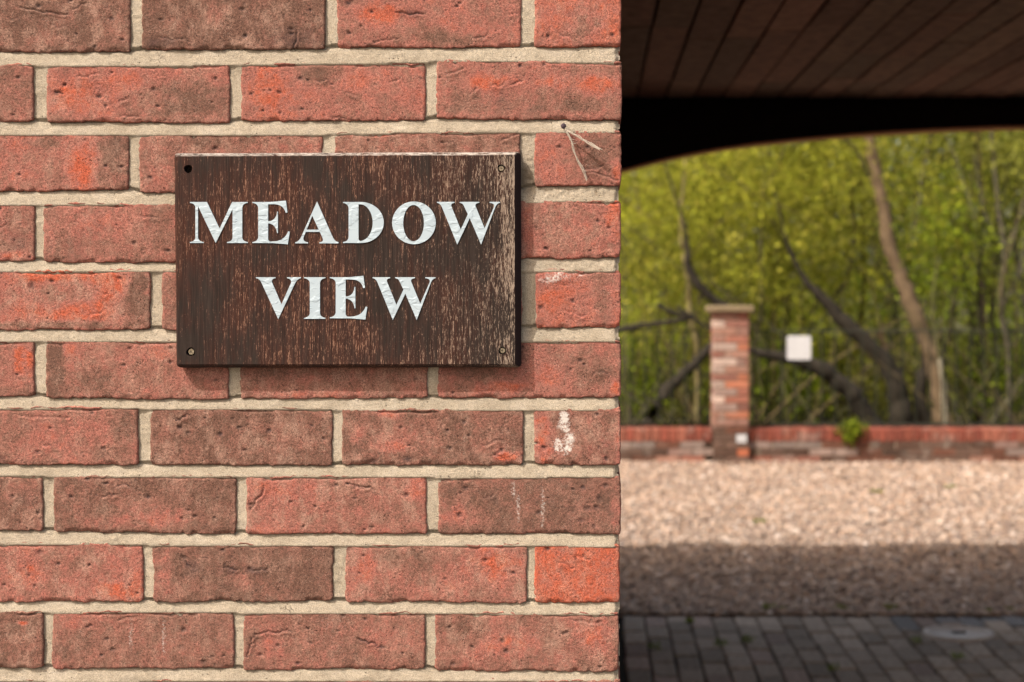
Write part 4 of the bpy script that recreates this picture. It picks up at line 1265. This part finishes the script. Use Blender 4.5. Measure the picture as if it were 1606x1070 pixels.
# birch-like pale stem and saplings on the right
T4 = thing("pale_sapling", base_pt(1482, 14.6), "slim pale sapling stem standing just right of the leaning trunk", "tree", TG)
trunk_mesh(T4, [limb([(1481, 672), (1480, 610), (1474, 562)], 14.0, [5.5, 5, 4], PALE), limb([(1474, 566), (1466, 520), (1462, 470), (1472, 400)], 14.0, [3, 2.5, 2, 1.2], MOSS)])
crown_mesh(T4, "crown", 40, 30, ellip(P(1475, 380, 14.8), .5, .3, .6), .14, .055, 'green', 4)
rr = random.Random(5)
slim = [(1530, 15.6, "slim dark stem right of the pale sapling"), (1556, 17.0, "second slim stem to the right of the pale sapling"), (1585, 15.2, "slim grey stem near the right end of the railing"), (1612, 16.4, "slim stem at the far right behind the railing"),
        (1215, 17.2, "slim stem between the pier and the white sign"), (1180, 15.4, "thin upright stem just right of the brick pier"), (1340, 17.6, "upright stem right of the square white sign"), (1050, 17.5, "upright stem left of the brick pier")]
for i, (px, Y, lab) in enumerate(slim):
    T = thing("slim_tree", base_pt(px, Y), lab + " with a loose leafy crown", "tree", TG)
    lean = rr.uniform(-50, 50)
    pts = [(px + lean * (k / 7) ** 1.4 + rr.uniform(-7, 7), 668 - k * 92) for k in range(8)]
    col = rr.choice([MOSS, GREY, DARK])
    sp = [limb(pts, Y, [6, 5.5, 5, 4.5, 4, 3, 2.4, 1.6], col)]
    for _ in range(4):
        k = rr.randrange(2, 6); a = pts[k]; s_ = rr.choice([-1, 1])
        sp.append(limb([a, (a[0] + s_ * 30, a[1] - 60), (a[0] + s_ * 45, a[1] - 150)], Y, [3.4, 2.6, 1.6], col, rr.uniform(-.4, .4)))
    trunk_mesh(T, sp)
    crown_mesh(T, "crown", 130, 36, ellip(P(px + lean * .6, 210 + rr.uniform(-60, 60), Y + .5), 1.2, .9, 1.7), .17, .045, ['olive', 'green', 'olive', 'green', 'lime', 'lime', 'lime', 'lime'][i], 20 + i)
# tangled bare twigs and thin poles between the trunks
for i, (x0_, x1_, Y_, lab) in enumerate([(975, 1110, 15.0, "tangle of bare twigs behind the railing left of the pier"), (1180, 1330, 15.4, "tangle of bare twigs above the square white sign"), (1330, 1470, 16.4, "tangle of bare twigs against the leaning trunk"), (1490, 1620, 15.0, "tangle of bare twigs at the right end of the wood")]):
    T = thing("twig_thicket", base_pt((x0_ + x1_) / 2, Y_), lab, "thicket", "twig thickets in the wood")
    sp = []
    for _ in range(40):
        a = (rr.uniform(x0_, x1_), rr.choice([670, 670, rr.uniform(250, 560)])); an = rr.uniform(-1.1, 1.1); L = rr.uniform(120, 330)
        b = (a[0] + math.sin(an) * L * .5 + rr.uniform(-14, 14), a[1] - math.cos(an) * L * .5); c_ = (a[0] + math.sin(an * 1.2) * L, a[1] - math.cos(an) * L)
        sp.append(limb([a, b, c_], Y_ + rr.uniform(-.6, .6), [rr.uniform(1.0, 2.2), rr.uniform(.8, 1.5), .6], rr.choice([DARK, MOSS, GREY, (.12, .09, .045)]), rr.uniform(-.5, .5)))
    trunk_mesh(T, sp, "twigs")
# row of trees further back
back = [(-1.6, 21), (.2, 22.5), (1.6, 20.5), (3.0, 23), (4.6, 21.5), (6.2, 23), (7.9, 21), (9.6, 24)]
names = ["leftmost", "second from left", "third from left", "fourth from left", "fourth from right", "third from right", "second from right", "rightmost"]
for i, (x, Y) in enumerate(back):
    T = thing("back_tree", (x, Y, -.03), names[i] + " tree of the row further back in the wood", "tree", "back row of woodland trees")
    c = rr.choice([MOSS, GREY, DARK])
    pts = [(x + rr.uniform(-.25, .25) * k, Y, -.1 + k * 1.35) for k in range(6)]
    sp = [(pts, [.15, .13, .11, .09, .06, .03], c)]
    for _ in range(6):
        k = rr.randrange(1, 5); a = Vector(pts[k]); s_ = rr.choice([-1, 1])
        sp.append(([tuple(a), tuple(a + Vector((s_ * .5, 0, .6))), tuple(a + Vector((s_ * .9, .2, 1.5)))], [.05, .035, .02], c))
    trunk_mesh(T, sp)
    crown_mesh(T, "crown", 400, 30, ellip((x, Y, 3.2), 1.9, 1.3, 2.7), .22, .07, ['lime', 'lime', 'olive', 'olive', 'green', 'olive', 'olive', 'green'][i], 60 + i)
# undergrowth directly behind the wall
bushes = [(-.9, 13.6, 'green'), (.25, 13.4, 'green'), (1.0, 14.2, 'lime'), (1.9, 13.6, 'green'), (2.7, 14.3, 'lime'), (3.6, 13.7, 'olive'), (4.5, 13.5, 'green'), (5.5, 14.0, 'green'), (6.4, 13.6, 'olive')]
blab = ["hidden leafy bush at the left end of the wall", "leafy bush behind the left railing near the building corner", "yellow green bush directly behind the brick pier", "leafy bush behind the railing under the square white sign",
        "yellow green bush between the square white sign and the plant on the wall", "olive bush at the foot of the leaning trunk", "leafy bush right of the pale sapling stem", "leafy bush near the right end of the railing", "olive bush beyond the right end of the railing"]
for i, (x, Y, pal) in enumerate(bushes):
    Y += 1.9
    B = thing("bush", (x, Y, -.03), blab[i], "bush", "undergrowth bushes behind the wall")
    sp = []
    for _ in range(7):
        a = rr.uniform(-.5, .5)
        sp.append(([(x + a * .3, Y, -.03), (x + a * .8, Y + rr.uniform(-.2, .2), .6), (x + a * 1.2, Y + rr.uniform(-.2, .2), rr.uniform(1.0, 1.8))], [.018, .013, .007], rr.choice([MOSS, TAN, DARK])))
    trunk_mesh(B, sp, "stems")
    crown_mesh(B, "foliage", 170, 24, ellip((x, Y + .2, .45), .75, .4, .6), .13, .05, pal, 90 + i)
# the wood beyond, read as one mass
R = np.random.RandomState(77)
def far_f(n_, R):
    Y = 27 + 9 * R.rand(n_); x = -6 + 26 * R.rand(n_); z = -.1 + 11 * R.rand(n_) ** 1.1
    return np.stack([x, Y, z], -1)
C, ids = clumps(1700, 16, far_f, .40, R)
V, T = leaf_quads(C, .20, R)
o = mk("distant_wood", V, T, M['leaf'], None, False, {"tone": leaf_cols(len(C), 'olive', R, ids)}); tag(o, "hazy olive green wood filling the view behind the trees", "woodland", kind='stuff')
def far_f2(n_, R):
    Y = 17.5 + 8 * R.rand(n_); x = -3 + 15 * R.rand(n_); z = -.1 + 1.7 * R.rand(n_) ** 1.6
    return np.stack([x, Y, z], -1)
C, ids = clumps(1500, 24, far_f2, .22, R)
V, T = leaf_quads(C, .08, R)
o = mk("ground_cover", V, T, M['leaf'], None, False, {"tone": leaf_cols(len(C), 'green', R, ids)}); tag(o, "low green ground cover between the woodland trees", "ground cover", kind='stuff')

# plant rooted in the coping of the wall
pc = P(1334, 672, YWL - .01)
PLT = thing("wall_plant", (pc[0], YWL + .01, .27), "bright green leafy plant growing out of the wall coping", "plant")
sp = []
for k in range(9):
    a = (k - 4) * .032
    sp.append(([(pc[0] + a * .2, YWL + .02, .27), (pc[0] + a, YWL - .02, .30 + .04 * (k % 3)), (pc[0] + a * 1.5, YWL - .04, .27 + .05 * (k % 3))], [.004, .003, .002], MOSS))
trunk_mesh(PLT, sp, "stems")
R = np.random.RandomState(5)
C = np.array([pc[0], YWL - .02, .295]) + R.randn(420, 3) * np.array([.062, .03, .034])
C2 = np.array([pc[0] - .005, YWL - .03, .23]) + R.randn(130, 3) * np.array([.028, .02, .028])
C = np.concatenate([C, C2]); V, T = leaf_quads(C, .034, R)
mk("leaves", V, T, M['leaf'], PLT, False, {"tone": leaf_cols(len(C), 'green', R, np.arange(len(C)) // 20)})

# weed tufts in the paving joints and at the gravel edge
tufts = [(1083, 978, "in a paving joint near the building corner"), (1131, 1014, "largest of those in the left paving joints"), (1173, 1009, "bright one in the left part of the paving"), (1436, 1010, "in a joint left of the drain cover"),
         (1503, 1035, "in a joint below the drain cover"), (1307, 1053, "at the bottom middle of the paving"), (1026, 1020, "in a joint at the left edge of the paving"), (1207, 958, "left one of the pair on the gravel edge"), (1228, 960, "right one of the pair on the gravel edge"),
         (1318, 959, "on the middle of the gravel edge"), (1397, 959, "on the gravel edge above and left of the drain cover"), (1583, 960, "at the right end of the gravel edge"), (1549, 962, "on the gravel edge above the drain cover"),
         (1375, 775, "alone in the sunlit gravel left of the other"), (1490, 767, "alone in the sunlit gravel near the wall at the right"), (1190, 822, "in the sunlit gravel just above the shadow")]
for i, (px, py, lab) in enumerate(tufts):
    Y = CZ * F / (py - VY); x = (px - VX) * Y / F
    R = np.random.RandomState(300 + i)
    n_ = 70; big = 1.3 if py < 960 or py > 1000 else .8
    an = R.rand(n_) * 6.28; rad = .018 * big * R.rand(n_) ** .5 * (Y / 6)
    C = np.stack([x + np.cos(an) * rad * 1.3, Y + np.sin(an) * rad, .006 + R.rand(n_) * .02 * big], -1)
    V, T = leaf_quads(C, .013 * Y / 6, R, up=1.0, asp=.35)
    o = mk("weed_tuft", V, T, M['leaf'], None, False, {"tone": leaf_cols(n_, 'green', R, np.arange(n_) // 9)})
    tag(o, "tiny green weed tuft " + lab, "weed", "weed tufts in paving and gravel")
